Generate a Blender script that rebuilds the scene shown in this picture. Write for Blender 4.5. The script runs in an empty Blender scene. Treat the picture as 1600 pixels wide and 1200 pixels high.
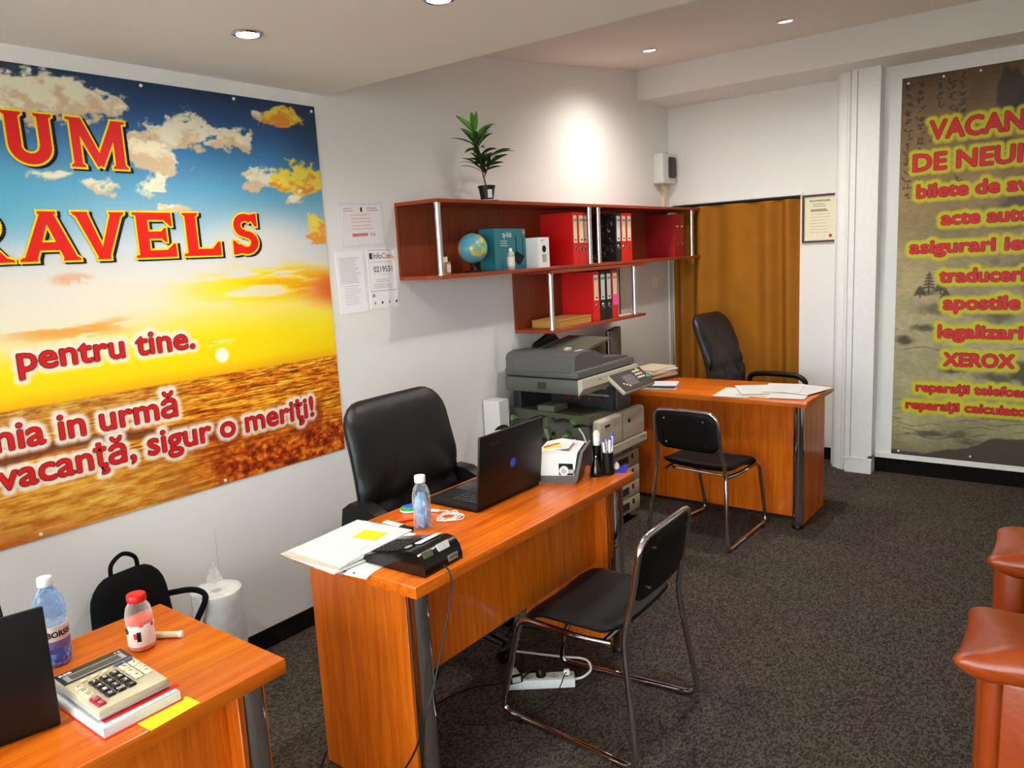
import bpy, bmesh, math, random
import numpy as np
from mathutils import Vector, Matrix

S = bpy.context.scene
C = S.collection
PI = math.pi
random.seed(7)

# ------------------------------------------------------------------ camera
H = 1.64
def cam_matrix(yaw, pitch, roll):
    f0 = Vector((-math.sin(yaw), math.cos(yaw), 0)); r0 = Vector((math.cos(yaw), math.sin(yaw), 0)); u0 = Vector((0, 0, 1))
    f = f0*math.cos(pitch) - u0*math.sin(pitch); u = u0*math.cos(pitch) + f0*math.sin(pitch)
    r = r0*math.cos(roll) + u*math.sin(roll); v = u*math.cos(roll) - r0*math.sin(roll)
    m = Matrix.Identity(4)
    for i in range(3):
        m[i][0] = r[i]; m[i][1] = v[i]; m[i][2] = -f[i]
    return m
cam = bpy.data.cameras.new('camera'); cam.sensor_width = 36; cam.lens = 36*1204.96/1600; cam.clip_start = 0.02
co = bpy.data.objects.new('camera', cam); C.objects.link(co)
co.matrix_world = Matrix.Translation((0, 0, H)) @ cam_matrix(math.radians(37.529), math.radians(9.5173), math.radians(-3.0131))
S.camera = co

# ------------------------------------------------------------------ world, exposure
S.view_settings.view_transform = 'Standard'; S.view_settings.look = 'None'
S.view_settings.gamma = 1.0; S.view_settings.use_curve_mapping = False
S.view_settings.exposure = 0.84
S.cycles.use_denoising = True
S.cycles.max_bounces = 8; S.cycles.diffuse_bounces = 5; S.cycles.glossy_bounces = 4; S.cycles.transparent_max_bounces = 16
S.cycles.caustics_reflective = False; S.cycles.caustics_refractive = False
S.cycles.sample_clamp_indirect = 6.0
W = bpy.data.worlds.new('overcast_sky'); S.world = W; W.use_nodes = True
bg = W.node_tree.nodes['Background']; bg.inputs[0].default_value = (0.90, 0.95, 1.0, 1); bg.inputs[1].default_value = 7.5
LAMP_W = 42.0

# ------------------------------------------------------------------ room numbers
XW = -2.817      # left wall
YB = 5.88        # back wall (door part)
YR = 5.73        # back wall (second banner part)
XR = 1.35        # right wall
YF = -1.9        # shop front behind the camera
ZL = 2.383       # lower ceiling
YS = 2.40        # where the lower ceiling ends
DT = 0.755       # desk height
def zhigh(y): return 2.92 + (y - 5.37)*0.106

# ------------------------------------------------------------------ helpers
def lin(c):
    return tuple(((x/255)/12.92 if x/255 <= 0.04045 else ((x/255 + 0.055)/1.055)**2.4) for x in c[:3])
class MB:
    def __init__(s, M=None):
        s.v = []; s.f = []; s.M = M or Matrix.Identity(4)
    def add(s, vs, fs):
        b = len(s.v); M = s.M
        s.v += [M @ Vector(p) for p in vs]; s.f += [[b + i for i in f] for f in fs]; return s
    def bm(s, bm):
        bm.verts.index_update()
        s.add([v.co[:] for v in bm.verts], [[v.index for v in f.verts] for f in bm.faces]); bm.free(); return s
    def box(s, lo, hi):
        x0, y0, z0 = lo; x1, y1, z1 = hi
        return s.add([(x0,y0,z0),(x1,y0,z0),(x1,y1,z0),(x0,y1,z0),(x0,y0,z1),(x1,y0,z1),(x1,y1,z1),(x0,y1,z1)],
                     [(0,3,2,1),(4,5,6,7),(0,1,5,4),(1,2,6,5),(2,3,7,6),(3,0,4,7)])
    def rbox(s, lo, hi, r=0.004, seg=2):
        b = bmesh.new(); bmesh.ops.create_cube(b, size=1.0)
        for v in b.verts:
            for i in range(3): v.co[i] = lo[i] + (v.co[i] + .5)*(hi[i] - lo[i])
        r = min(r, *(0.49*(hi[i] - lo[i]) for i in range(3)))
        bmesh.ops.bevel(b, geom=b.edges[:], offset=r, segments=seg, profile=0.5, affect='EDGES')
        return s.bm(b)
    def cyl(s, p0, p1, r0, r1=None, n=16):
        r1 = r0 if r1 is None else r1
        p0 = Vector(p0); p1 = Vector(p1); d = (p1 - p0).normalized()
        a = d.orthogonal().normalized(); b = d.cross(a)
        vs = []
        for p, r in ((p0, r0), (p1, r1)):
            for k in range(n):
                t = 2*PI*k/n; vs.append(p + a*r*math.cos(t) + b*r*math.sin(t))
        fs = [(k, (k+1) % n, n + (k+1) % n, n + k) for k in range(n)] + [tuple(reversed(range(n))), tuple(range(n, 2*n))]
        return s.add(vs, fs)
    def tube(s, pts, r, n=8, closed=False):
        P = [Vector(p) for p in pts]; m = len(P); rs = r if isinstance(r, (list, tuple)) else [r]*m
        T = []
        for i in range(m):
            a = P[i-1] if (i or closed) else P[i]; b = P[(i+1) % m] if (i < m-1 or closed) else P[i]
            T.append((b - a).normalized() if (b - a).length > 1e-9 else Vector((0,0,1)))
        N = T[0].orthogonal().normalized(); vs = []
        for i in range(m):
            if i:
                N = (N - T[i]*N.dot(T[i]))
                N = N.normalized() if N.length > 1e-6 else T[i].orthogonal().normalized()
            B = T[i].cross(N)
            for k in range(n):
                t = 2*PI*k/n; vs.append(P[i] + (N*math.cos(t) + B*math.sin(t))*rs[i])
        fs = []
        for i in range(m if closed else m-1):
            j = (i+1) % m
            for k in range(n): fs.append((i*n + k, i*n + (k+1) % n, j*n + (k+1) % n, j*n + k))
        if not closed: fs += [tuple(reversed(range(n))), tuple(range((m-1)*n, m*n))]
        return s.add(vs, fs)
    def lathe(s, prof, c=(0,0,0), n=24):
        vs = []; fs = []; m = len(prof)
        for r, z in prof:
            for k in range(n):
                t = 2*PI*k/n; vs.append((c[0] + max(r, 1e-4)*math.cos(t), c[1] + max(r, 1e-4)*math.sin(t), c[2] + z))
        for i in range(m-1):
            for k in range(n): fs.append((i*n + k, i*n + (k+1) % n, (i+1)*n + (k+1) % n, (i+1)*n + k))
        if prof[0][0] > 1e-3: fs.append(tuple(reversed(range(n))))
        if prof[-1][0] > 1e-3: fs.append(tuple(range((m-1)*n, m*n)))
        return s.add(vs, fs)
    def prism(s, poly, fn, a, b):
        n = len(poly)
        return s.add([fn(p, a) for p in poly] + [fn(p, b) for p in poly],
                     [tuple(reversed(range(n))), tuple(range(n, 2*n))] + [(k, (k+1) % n, n + (k+1) % n, n + k) for k in range(n)])
    def quad(s, pts): return s.add(pts, [tuple(range(len(pts)))])
    def pad(s, w, h, t, corner=0.06, fn=None, nr=9, pw=4.0, per=14):
        """closed cushion: rounded-rectangle outline in local xy, thickness along z"""
        out = []
        for cx, cy, a0 in ((w/2-corner, h/2-corner, 0), (-w/2+corner, h/2-corner, 90), (-w/2+corner, -h/2+corner, 180), (w/2-corner, -h/2+corner, 270)):
            for k in range(6): 
                a = math.radians(a0 + 90*k/5); out.append((cx + corner*math.cos(a), cy + corner*math.sin(a)))
        dense = []
        for i in range(len(out)):
            p = out[i]; q = out[(i+1) % len(out)]; L = math.hypot(q[0]-p[0], q[1]-p[1]); k = max(1, int(L/(max(w, h)/per)))
            dense += [(p[0] + (q[0]-p[0])*j/k, p[1] + (q[1]-p[1])*j/k) for j in range(k)]
        n = len(dense); vs = []; fs = []
        prof = [0.0] + [math.sin(PI/2*k/nr)**0.9 for k in range(1, nr+1)]
        def zz(r): return t/2*max(0.0, 1 - r**pw)**0.5
        for side in (1, -1):
            base = len(vs); vs.append((0, 0, side*zz(0)))
            for r in prof[1:]:
                for p in dense: vs.append((p[0]*r, p[1]*r, side*zz(r)))
            def idx(i, k): return base if i == 0 else base + 1 + (i-1)*n + k % n
            for i in range(nr):
                for k in range(n):
                    f = [idx(i, k), idx(i+1, k), idx(i+1, k+1)] + ([idx(i, k+1)] if i else [])
                    fs.append(tuple(f) if side > 0 else tuple(reversed(f)))
        if fn: vs = [fn(Vector(p)) for p in vs]
        return s.add(vs, fs)
    def obj(s, name, mat, parent=None, smooth=38):
        me = bpy.data.meshes.new(name); me.from_pydata([tuple(p) for p in s.v], [], s.f)
        me.validate(clean_customdata=False)
        if smooth:
            b = bmesh.new(); b.from_mesh(me); bmesh.ops.remove_doubles(b, verts=b.verts, dist=1e-5)
            bmesh.ops.recalc_face_normals(b, faces=b.faces); b.to_mesh(me); b.free()
            me.polygons.foreach_set('use_smooth', [True]*len(me.polygons)); me.set_sharp_from_angle(angle=math.radians(smooth))
        me.materials.append(mat)
        o = bpy.data.objects.new(name, me); C.objects.link(o)
        if parent: o.parent = parent
        return o

def tag(o, label, cat, group=None):
    o['label'] = label; o['category'] = cat
    if group: o['group'] = group
    return o
def thing(name, label, cat, loc=(0,0,0), rz=0, group=None):
    o = bpy.data.objects.new(name, None); C.objects.link(o); o.empty_display_size = 0.05
    o.location = loc; o.rotation_euler = (0, 0, rz)
    return tag(o, label, cat, group)
def struct(o): o['kind'] = 'structure'; return o
def copy_tree(o, parent=None):
    c = o.copy(); C.objects.link(c); c.parent = parent
    for ch in list(o.children): copy_tree(ch, c)
    return c
def fillet(pts, r, n=6):
    P = [Vector(p) for p in pts]; out = [P[0]]
    for i in range(1, len(P)-1):
        a = P[i-1] - P[i]; b = P[i+1] - P[i]; k = min(r, a.length*0.48, b.length*0.48)
        A = P[i] + a.normalized()*k; B = P[i] + b.normalized()*k
        for j in range(n+1):
            t = j/n; out.append(A*(1-t)**2 + P[i]*2*t*(1-t) + B*t*t)
    out.append(P[-1]); return out
def spline(pts, n=8, closed=False):
    P = [Vector(p) for p in pts]; m = len(P); out = []
    for i in range(m if closed else m-1):
        if closed: p0, p1, p2, p3 = P[i-1], P[i], P[(i+1) % m], P[(i+2) % m]
        else: p0, p1, p2, p3 = P[max(i-1, 0)], P[i], P[i+1], P[min(i+2, m-1)]
        for j in range(n):
            t = j/n
            out.append(0.5*((2*p1) + (p2-p0)*t + (2*p0-5*p1+4*p2-p3)*t*t + (3*p1-p0-3*p2+p3)*t**3))
    if not closed: out.append(P[-1])
    return out
TL = lambda x, y, z: Matrix.Translation((x, y, z))
RX = lambda a: Matrix.Rotation(a, 4, 'X')
RY = lambda a: Matrix.Rotation(a, 4, 'Y')
RZ = lambda a: Matrix.Rotation(a, 4, 'Z')
# plane frames: local (a right, b up, c towards the room)
def on_left(y, z, off=0.0): return Matrix(((0,0,1,XW+off),(1,0,0,y),(0,1,0,z),(0,0,0,1)))
def on_back(x, z, yy, off=0.0): return Matrix(((1,0,0,x),(0,0,-1,yy-off),(0,1,0,z),(0,0,0,1)))
def flat(x, y, z, rz=0): return TL(x, y, z) @ RZ(rz)

# ------------------------------------------------------------------ materials
def new_mat(name):
    m = bpy.data.materials.new(name); m.use_nodes = True; nt = m.node_tree
    return m, nt, nt.nodes['Principled BSDF']
def mat(name, col, rough=0.5, metal=0.0, spec=0.5, noise=0.06, nscale=40, bump=0.0, bscale=200, coat=0.0, emit=None, alpha=1.0, trans=0.0):
    m, nt, p = new_mat(name); N = nt.nodes; L = nt.links
    c = lin(col)
    p.inputs['Roughness'].default_value = rough; p.inputs['Metallic'].default_value = metal
    p.inputs['Specular IOR Level'].default_value = spec; p.inputs['Coat Weight'].default_value = coat
    tc = N.new('ShaderNodeTexCoord')
    nz = N.new('ShaderNodeTexNoise'); nz.inputs['Scale'].default_value = nscale; nz.inputs['Detail'].default_value = 3
    L.new(tc.outputs['Object'], nz.inputs['Vector'])
    mx = N.new('ShaderNodeMix'); mx.data_type = 'RGBA'
    mx.inputs['A'].default_value = (*[max(0, x*(1-noise)) for x in c], 1); mx.inputs['B'].default_value = (*[min(1, x*(1+noise)) for x in c], 1)
    L.new(nz.outputs['Fac'], mx.inputs['Factor']); L.new(mx.outputs['Result'], p.inputs['Base Color'])
    if bump:
        bn = N.new('ShaderNodeTexNoise'); bn.inputs['Scale'].default_value = bscale; bn.inputs['Detail'].default_value = 4
        L.new(tc.outputs['Object'], bn.inputs['Vector'])
        bp = N.new('ShaderNodeBump'); bp.inputs['Strength'].default_value = bump; bp.inputs['Distance'].default_value = 0.01
        L.new(bn.outputs['Fac'], bp.inputs['Height']); L.new(bp.outputs['Normal'], p.inputs['Normal'])
    if emit: p.inputs['Emission Color'].default_value = (*lin(emit[:3]), 1); p.inputs['Emission Strength'].default_value = emit[3]
    if alpha < 1: p.inputs['Alpha'].default_value = alpha
    if trans: p.inputs['Transmission Weight'].default_value = trans
    return m
def wood(name, axis, dark=(182, 74, 10), light=(231, 122, 24), rough=0.24):
    m, nt, p = new_mat(name); N = nt.nodes; L = nt.links
    tc = N.new('ShaderNodeTexCoord'); mp = N.new('ShaderNodeMapping'); sc = [26.0, 26.0, 26.0]; sc[axis] = 1.3
    mp.inputs['Scale'].default_value = sc; L.new(tc.outputs['Object'], mp.inputs['Vector'])
    nz = N.new('ShaderNodeTexNoise'); nz.inputs['Scale'].default_value = 1.6; nz.inputs['Detail'].default_value = 7; nz.inputs['Roughness'].default_value = 0.62; nz.inputs['Distortion'].default_value = 0.5
    L.new(mp.outputs['Vector'], nz.inputs['Vector'])
    n2 = N.new('ShaderNodeTexNoise'); n2.inputs['Scale'].default_value = 7; n2.inputs['Detail'].default_value = 3
    L.new(mp.outputs['Vector'], n2.inputs['Vector'])
    ad = N.new('ShaderNodeMath'); ad.operation = 'MULTIPLY_ADD'; ad.inputs[1].default_value = 0.35
    L.new(n2.outputs['Fac'], ad.inputs[0]); L.new(nz.outputs['Fac'], ad.inputs[2])
    cr = N.new('ShaderNodeValToRGB'); e = cr.color_ramp.elements
    e[0].position = 0.42; e[0].color = (*lin(dark), 1); e[1].position = 0.92; e[1].color = (*lin(light), 1)
    L.new(ad.outputs[0], cr.inputs['Fac']); L.new(cr.outputs['Color'], p.inputs['Base Color'])
    p.inputs['Roughness'].default_value = rough; p.inputs['Specular IOR Level'].default_value = 0.45
    bp = N.new('ShaderNodeBump'); bp.inputs['Strength'].default_value = 0.04; bp.inputs['Distance'].default_value = 0.002
    L.new(ad.outputs[0], bp.inputs['Height']); L.new(bp.outputs['Normal'], p.inputs['Normal'])
    return m
def carpet(name, ca, cb, scale=150):
    m, nt, p = new_mat(name); N = nt.nodes; L = nt.links
    tc = N.new('ShaderNodeTexCoord'); mp = N.new('ShaderNodeMapping'); mp.inputs['Rotation'].default_value = (0, 0, 0.62); mp.inputs['Scale'].default_value = (1, 0.6, 1)
    L.new(tc.outputs['Object'], mp.inputs['Vector'])
    vo = N.new('ShaderNodeTexVoronoi'); vo.inputs['Scale'].default_value = scale; vo.inputs['Randomness'].default_value = 0.28
    L.new(mp.outputs['Vector'], vo.inputs['Vector'])
    sp = N.new('ShaderNodeSeparateColor'); L.new(vo.outputs['Color'], sp.inputs['Color'])
    nz = N.new('ShaderNodeTexNoise'); nz.inputs['Scale'].default_value = 2.2; nz.inputs['Detail'].default_value = 5
    L.new(tc.outputs['Object'], nz.inputs['Vector'])
    m1 = N.new('ShaderNodeMix'); m1.data_type = 'RGBA'; m1.inputs['A'].default_value = (*lin(ca), 1); m1.inputs['B'].default_value = (*lin(cb), 1)
    L.new(sp.outputs['Red'], m1.inputs['Factor'])
    m2 = N.new('ShaderNodeMix'); m2.data_type = 'RGBA'; m2.blend_type = 'MULTIPLY'; m2.inputs['Factor'].default_value = 0.35
    L.new(m1.outputs['Result'], m2.inputs['A']); L.new(nz.outputs['Color'], m2.inputs['B'])
    hs = N.new('ShaderNodeHueSaturation'); hs.inputs['Saturation'].default_value = 0.8; L.new(m2.outputs['Result'], hs.inputs['Color'])
    m3 = N.new('ShaderNodeMix'); m3.data_type = 'RGBA'; m3.blend_type = 'MULTIPLY'; m3.inputs['Factor'].default_value = 0.75
    rp = N.new('ShaderNodeMapRange'); rp.inputs['From Max'].default_value = 0.6; rp.inputs['To Min'].default_value = 1.0; rp.inputs['To Max'].default_value = 0.25
    L.new(vo.outputs['Distance'], rp.inputs['Value'])
    L.new(hs.outputs['Color'], m3.inputs['A']); L.new(rp.outputs['Result'], m3.inputs['B']); L.new(m3.outputs['Result'], p.inputs['Base Color'])
    bp = N.new('ShaderNodeBump'); bp.inputs['Strength'].default_value = 0.7; bp.inputs['Distance'].default_value = 0.004; bp.invert = True
    L.new(vo.outputs['Distance'], bp.inputs['Height']); L.new(bp.outputs['Normal'], p.inputs['Normal'])
    p.inputs['Roughness'].default_value = 0.95; p.inputs['Specular IOR Level'].default_value = 0.15
    return m
def clear(name, col=(255, 255, 255), fac=0.12, rough=0.05, bump=0.0, bscale=60):
    """thin clear plastic or glass: mostly see-through, with a surface gloss"""
    m = bpy.data.materials.new(name); m.use_nodes = True; nt = m.node_tree; N = nt.nodes; L = nt.links
    for n in list(N): N.remove(n)
    out = N.new('ShaderNodeOutputMaterial'); tr = N.new('ShaderNodeBsdfTransparent'); tr.inputs[0].default_value = (*lin(col), 1)
    gl = N.new('ShaderNodeBsdfPrincipled'); gl.inputs['Base Color'].default_value = (*lin(col), 1); gl.inputs['Roughness'].default_value = rough
    lw = N.new('ShaderNodeLayerWeight'); lw.inputs['Blend'].default_value = 0.35
    ma = N.new('ShaderNodeMath'); ma.operation = 'MULTIPLY_ADD'; ma.inputs[1].default_value = 0.6; ma.inputs[2].default_value = fac; ma.use_clamp = True
    L.new(lw.outputs['Facing'], ma.inputs[0])
    mx = N.new('ShaderNodeMixShader'); L.new(ma.outputs[0], mx.inputs[0]); L.new(tr.outputs[0], mx.inputs[1]); L.new(gl.outputs[0], mx.inputs[2])
    L.new(mx.outputs[0], out.inputs['Surface'])
    if bump:
        tc = N.new('ShaderNodeTexCoord'); vo = N.new('ShaderNodeTexVoronoi'); vo.inputs['Scale'].default_value = bscale
        L.new(tc.outputs['Object'], vo.inputs['Vector'])
        bp = N.new('ShaderNodeBump'); bp.inputs['Strength'].default_value = bump; bp.inputs['Distance'].default_value = 0.01
        L.new(vo.outputs['Distance'], bp.inputs['Height']); L.new(bp.outputs['Normal'], gl.inputs['Normal']); L.new(bp.outputs['Normal'], lw.inputs['Normal'])
    return m
def attr_mat(name, rough=0.45):
    m, nt, p = new_mat(name); N = nt.nodes; L = nt.links
    at = N.new('ShaderNodeAttribute'); at.attribute_name = 'print'
    nz = N.new('ShaderNodeTexNoise'); nz.inputs['Scale'].default_value = 90; nz.inputs['Detail'].default_value = 3
    tc = N.new('ShaderNodeTexCoord'); L.new(tc.outputs['Object'], nz.inputs['Vector'])
    mx = N.new('ShaderNodeMix'); mx.data_type = 'RGBA'; mx.blend_type = 'OVERLAY'; mx.inputs['Factor'].default_value = 0.12
    L.new(at.outputs['Color'], mx.inputs['A']); L.new(nz.outputs['Color'], mx.inputs['B']); L.new(mx.outputs['Result'], p.inputs['Base Color'])
    p.inputs['Roughness'].default_value = rough; p.inputs['Specular IOR Level'].default_value = 0.3
    return m

M_wall = mat('wall_paint', (236, 234, 230), 0.85, spec=0.2, noise=0.03, nscale=3, bump=0.03, bscale=30)
M_ceil = mat('ceiling_paint', (236, 233, 228), 0.9, spec=0.2, noise=0.03, nscale=2)
M_carpet = carpet('carpet_weave', (70, 57, 47), (130, 113, 96), 155)
M_base = carpet('carpet_skirting', (20, 17, 15), (44, 38, 34), 300)
M_trimw = mat('trim_white', (232, 231, 227), 0.5)
WX, WY, WZ = wood('alder_along_x', 0), wood('alder_along_y', 1), wood('alder_along_z', 2)
SX = wood('cherry_along_x', 0, (118, 40, 12), (168, 68, 26), 0.4); SY = wood('cherry_along_y', 1, (118, 40, 12), (168, 68, 26), 0.4); SZ = wood('cherry_along_z', 2, (104, 36, 12), (150, 62, 24), 0.45)
M_chrome = mat('chrome', (205, 205, 208), 0.07, 1.0, noise=0.02)
M_alu = mat('polished_aluminium', (225, 226, 230), 0.28, 1.0, noise=0.02)
M_black = mat('black_plastic', (10, 10, 11), 0.42, spec=0.35, noise=0.1)
M_blackg = mat('black_gloss_plastic', (6, 6, 7), 0.2, coat=0.2, noise=0.1)
M_vinyl = mat('black_vinyl', (6, 6, 7), 0.55, spec=0.25, bump=0.12, bscale=300)
M_leather = mat('black_leather', (19, 19, 21), 0.42, spec=0.45, bump=0.25, bscale=26)
M_fabric = mat('black_fabric', (12, 12, 13), 0.9, spec=0.15, bump=0.2, bscale=400)
M_white = mat('white_plastic', (236, 236, 234), 0.4)
M_paper = mat('white_paper', (214, 214, 213), 0.8, spec=0.2, noise=0.02)
M_sheetw = mat('bright_notice_paper', (246, 246, 246), 0.75, spec=0.2, noise=0.02)
M_papero = mat('cream_paper', (202, 188, 164), 0.8, spec=0.2)
M_ink = mat('black_ink', (24, 24, 26), 0.7, spec=0.2)
M_grey_ink = mat('grey_ink', (150, 150, 152), 0.7, spec=0.2)
M_pink_ink = mat('pink_ink', (232, 176, 176), 0.7, spec=0.2)
M_red_ink = mat('red_ink', (196, 40, 36), 0.6, spec=0.3)
M_red_print = mat('red_lettering', (226, 30, 22), 0.5, spec=0.3)
M_red2_print = mat('red_lettering_deep', (206, 28, 30), 0.5, spec=0.3)
M_yel_print = mat('yellow_lettering', (250, 220, 10), 0.5, spec=0.3)
M_yel2_print = mat('lime_glow_print', (206, 200, 20), 0.5, spec=0.3)
M_drk_print = mat('dark_lettering', (48, 22, 10), 0.5, spec=0.3)
M_wht_print = mat('white_halo_print', (246, 232, 214), 0.5, spec=0.3)
M_redb = mat('red_binder_card', (214, 16, 14), 0.42, noise=0.04)
M_redd = mat('dark_red_binder_card', (150, 14, 16), 0.45, noise=0.04)
M_label = mat('binder_label', (226, 214, 178), 0.7, spec=0.2)
M_sofa = mat('cognac_leather', (152, 60, 14), 0.34, noise=0.22, nscale=9, bump=0.15, bscale=30)
M_copg = mat('copier_grey', (88, 88, 86), 0.5); M_copd = mat('copier_dark_grey', (52, 52, 53), 0.55); M_copb = mat('copier_beige', (194, 187, 168), 0.5)
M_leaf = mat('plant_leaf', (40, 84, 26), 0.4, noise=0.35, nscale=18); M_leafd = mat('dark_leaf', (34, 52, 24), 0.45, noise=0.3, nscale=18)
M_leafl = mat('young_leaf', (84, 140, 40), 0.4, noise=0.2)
M_stem = mat('plant_stem', (92, 88, 48), 0.7)
M_soil = mat('soil', (50, 36, 26), 0.95, bump=0.5, bscale=120)
M_lcd = mat('lcd_green_grey', (86, 96, 78), 0.25); M_lcdd = mat('lcd_dark', (70, 74, 66), 0.2)
M_yel = mat('yellow_sticky', (244, 226, 40), 0.7, spec=0.2); M_pink = mat('pink_sticky', (240, 84, 160), 0.7)
M_blue = mat('blue_plastic', (28, 22, 150), 0.35); M_bluesticker = mat('blue_sticker', (24, 80, 214), 0.5)
M_green = mat('green_plastic', (30, 160, 70), 0.4)
M_card = mat('cardboard', (190, 140, 72), 0.8, spec=0.2)
M_glass = clear('window_glass', (250, 253, 252), 0.04)
M_pet = clear('clear_bottle_plastic', (240, 247, 255), 0.04, 0.08, bump=0.5, bscale=110)
M_petb = clear('blue_bottle_plastic', (204, 225, 252), 0.06, 0.08, bump=0.8, bscale=75)
M_jar = clear('juice_bottle_glass', (255, 250, 246), 0.07)
M_film = clear('wrapping_film', (255, 255, 255), 0.10, 0.2, bump=0.4, bscale=30)
M_curtain = mat('ochre_velvet', (160, 100, 24), 0.85, spec=0.2, noise=0.2, nscale=6, bump=0.15, bscale=60)
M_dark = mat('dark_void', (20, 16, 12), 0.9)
M_lampglass = mat('lamp_disc', (255, 250, 240), 0.4, emit=(255, 246, 232, 14.0))
M_screen = mat('screen_black', (8, 8, 9), 0.2)
M_silver = mat('silver_plastic', (176, 176, 172), 0.35, 0.3)
M_champ = mat('champagne_plastic', (204, 192, 160), 0.38, 0.15)
M_cream = mat('cream_key', (232, 220, 184), 0.45)
M_redkey = mat('crimson_key', (168, 34, 60), 0.4); M_bluekey = mat('slate_blue_key', (84, 96, 130), 0.4)
M_teal = mat('teal_carton', (30, 122, 138), 0.5)
M_film_blue = mat('crumpled_blue_wrapper', (150, 180, 232), 0.35, noise=0.75, nscale=70)
M_pink_juice = mat('grapefruit_juice', (228, 84, 74), 0.3)
M_goldframe = mat('dark_wood_frame', (70, 34, 18), 0.4)

# ------------------------------------------------------------------ text
def text2d(body, offset=0.0, res=3, spacing=1.0):
    c = bpy.data.curves.new('lettering_curve', 'FONT'); c.body = body; c.size = 1.0; c.resolution_u = res; c.offset = offset; c.space_character = spacing
    o = bpy.data.objects.new('lettering_curve', c); C.objects.link(o)
    me = bpy.data.meshes.new_from_object(o.evaluated_get(bpy.context.evaluated_depsgraph_get()))
    vs = [(v.co.x, v.co.y) for v in me.vertices]; fs = [tuple(p.vertices) for p in me.polygons]
    bpy.data.objects.remove(o); bpy.data.curves.remove(c); bpy.data.meshes.remove(me)
    return vs, fs
_tc = {}
def glyph(ch):
    if ch not in _tc: _tc[ch] = text2d(ch)
    return _tc[ch]
def pen_positions(body):
    if ('pen', body) not in _tc:
        h = max(p[0] for p in text2d('H')[0])
        _tc['pen', body] = [max(p[0] for p in text2d(body[:i] + 'H')[0]) - h for i in range(len(body))]
    return _tc['pen', body]
def char_layout(body, x0, x1, base, cap):
    """list of (character, 2-D vertices, faces) fitted between x0 and x1 with the given cap height"""
    pos = pen_positions(body); sy = cap/0.69; gl = []
    for ch, px in zip(body, pos):
        if ch == ' ': continue
        vs, fs = glyph(ch); gl.append((ch, [(x + px, y) for x, y in vs], fs))
    a = min(p[0] for g in gl for p in g[1]); b = max(p[0] for g in gl for p in g[1]); sx = (x1 - x0)/(b - a)
    return [(ch, [(x0 + (x-a)*sx, base + y*sy) for x, y in vs], fs) for ch, vs, fs in gl]
def spread(mb, vs, fs, d, c, n=8):
    """a glyph thickened by d all round"""
    if d <= 0: return mb.add([(x, y, c) for x, y in vs], fs)
    for k in range(n):
        t = 2*PI*k/n; mb.add([(x + d*math.cos(t), y + d*math.sin(t), c + k*2e-6) for x, y in vs], fs)
    return mb
def put_text(mb, body, x0, x1, base, cap, c=0.001, bold=0.0):
    for ch, vs, fs in char_layout(body, x0, x1, base, cap): spread(mb, vs, fs, bold, c)
    return mb
def lines(mb, x0, x1, z0, z1, n, th=0.0012, c=0.0006, ragged=0.3, rnd=None):
    rnd = rnd or random.Random(3)
    for k in range(n):
        z = z0 + (z1 - z0)*k/max(1, n-1); e = x1 - (x1 - x0)*ragged*rnd.random()
        mb.quad([(x0, z, c), (e, z, c), (e, z + th, c), (x0, z + th, c)])
    return mb


# ================================================================== the room
fl = struct(MB().box((XW-.15, YF-.15, -.1), (XR+.15, 6.4, 0)).obj('floor', M_carpet, smooth=0))
wl = struct(MB().box((XW-.15, YF-.15, 0), (XW, 6.4, 3.15)).obj('wall_left', M_wall, smooth=0))
MB().box((XW, 1.628, .085), (XW+.001, 1.6295, .60)).obj('panel_joint', mat('joint_grey', (196, 194, 190), .8), wl, 0)
struct(MB().box((XR, YF-.15, 0), (XR+.15, 6.4, 3.15)).obj('wall_right', M_wall, smooth=0))
wb = MB()
wb.box((XW, YB, 0), (-2.79, YB+.14, 3.1)); wb.box((-2.79, YB, 1.965), (-1.78, YB+.14, 3.1)); wb.box((-1.78, YB, 0), (-1.2, YB+.14, 3.1))
wb.box((-1.2, YR, 0), (XR, YB+.14, 3.1))
struct(wb.obj('wall_back', M_wall, smooth=0))
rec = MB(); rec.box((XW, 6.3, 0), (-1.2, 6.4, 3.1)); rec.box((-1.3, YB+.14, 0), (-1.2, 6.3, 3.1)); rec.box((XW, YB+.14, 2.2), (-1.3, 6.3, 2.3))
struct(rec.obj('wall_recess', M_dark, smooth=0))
cl = MB().box((XW, YF, ZL), (XR, YS, ZL+.35))
struct(cl.obj('ceiling', M_ceil, smooth=0))
ch = MB(); z0, z1 = zhigh(YS), zhigh(YB)
ch.add([(XW, YS, z0), (XR, YS, z0), (XR, YB, z1), (XW, YB, z1), (XW, YS, z0+.2), (XR, YS, z0+.2), (XR, YB, z1+.2), (XW, YB, z1+.2)],
       [(0,3,2,1),(4,5,6,7),(0,1,5,4),(1,2,6,5),(2,3,7,6),(3,0,4,7)])
struct(ch.obj('ceiling', M_ceil, smooth=0))
struct(MB().box((XW, 5.37, 2.712), (XR, YB, 3.1)).obj('ceiling_beam', M_wall, smooth=0))
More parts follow.
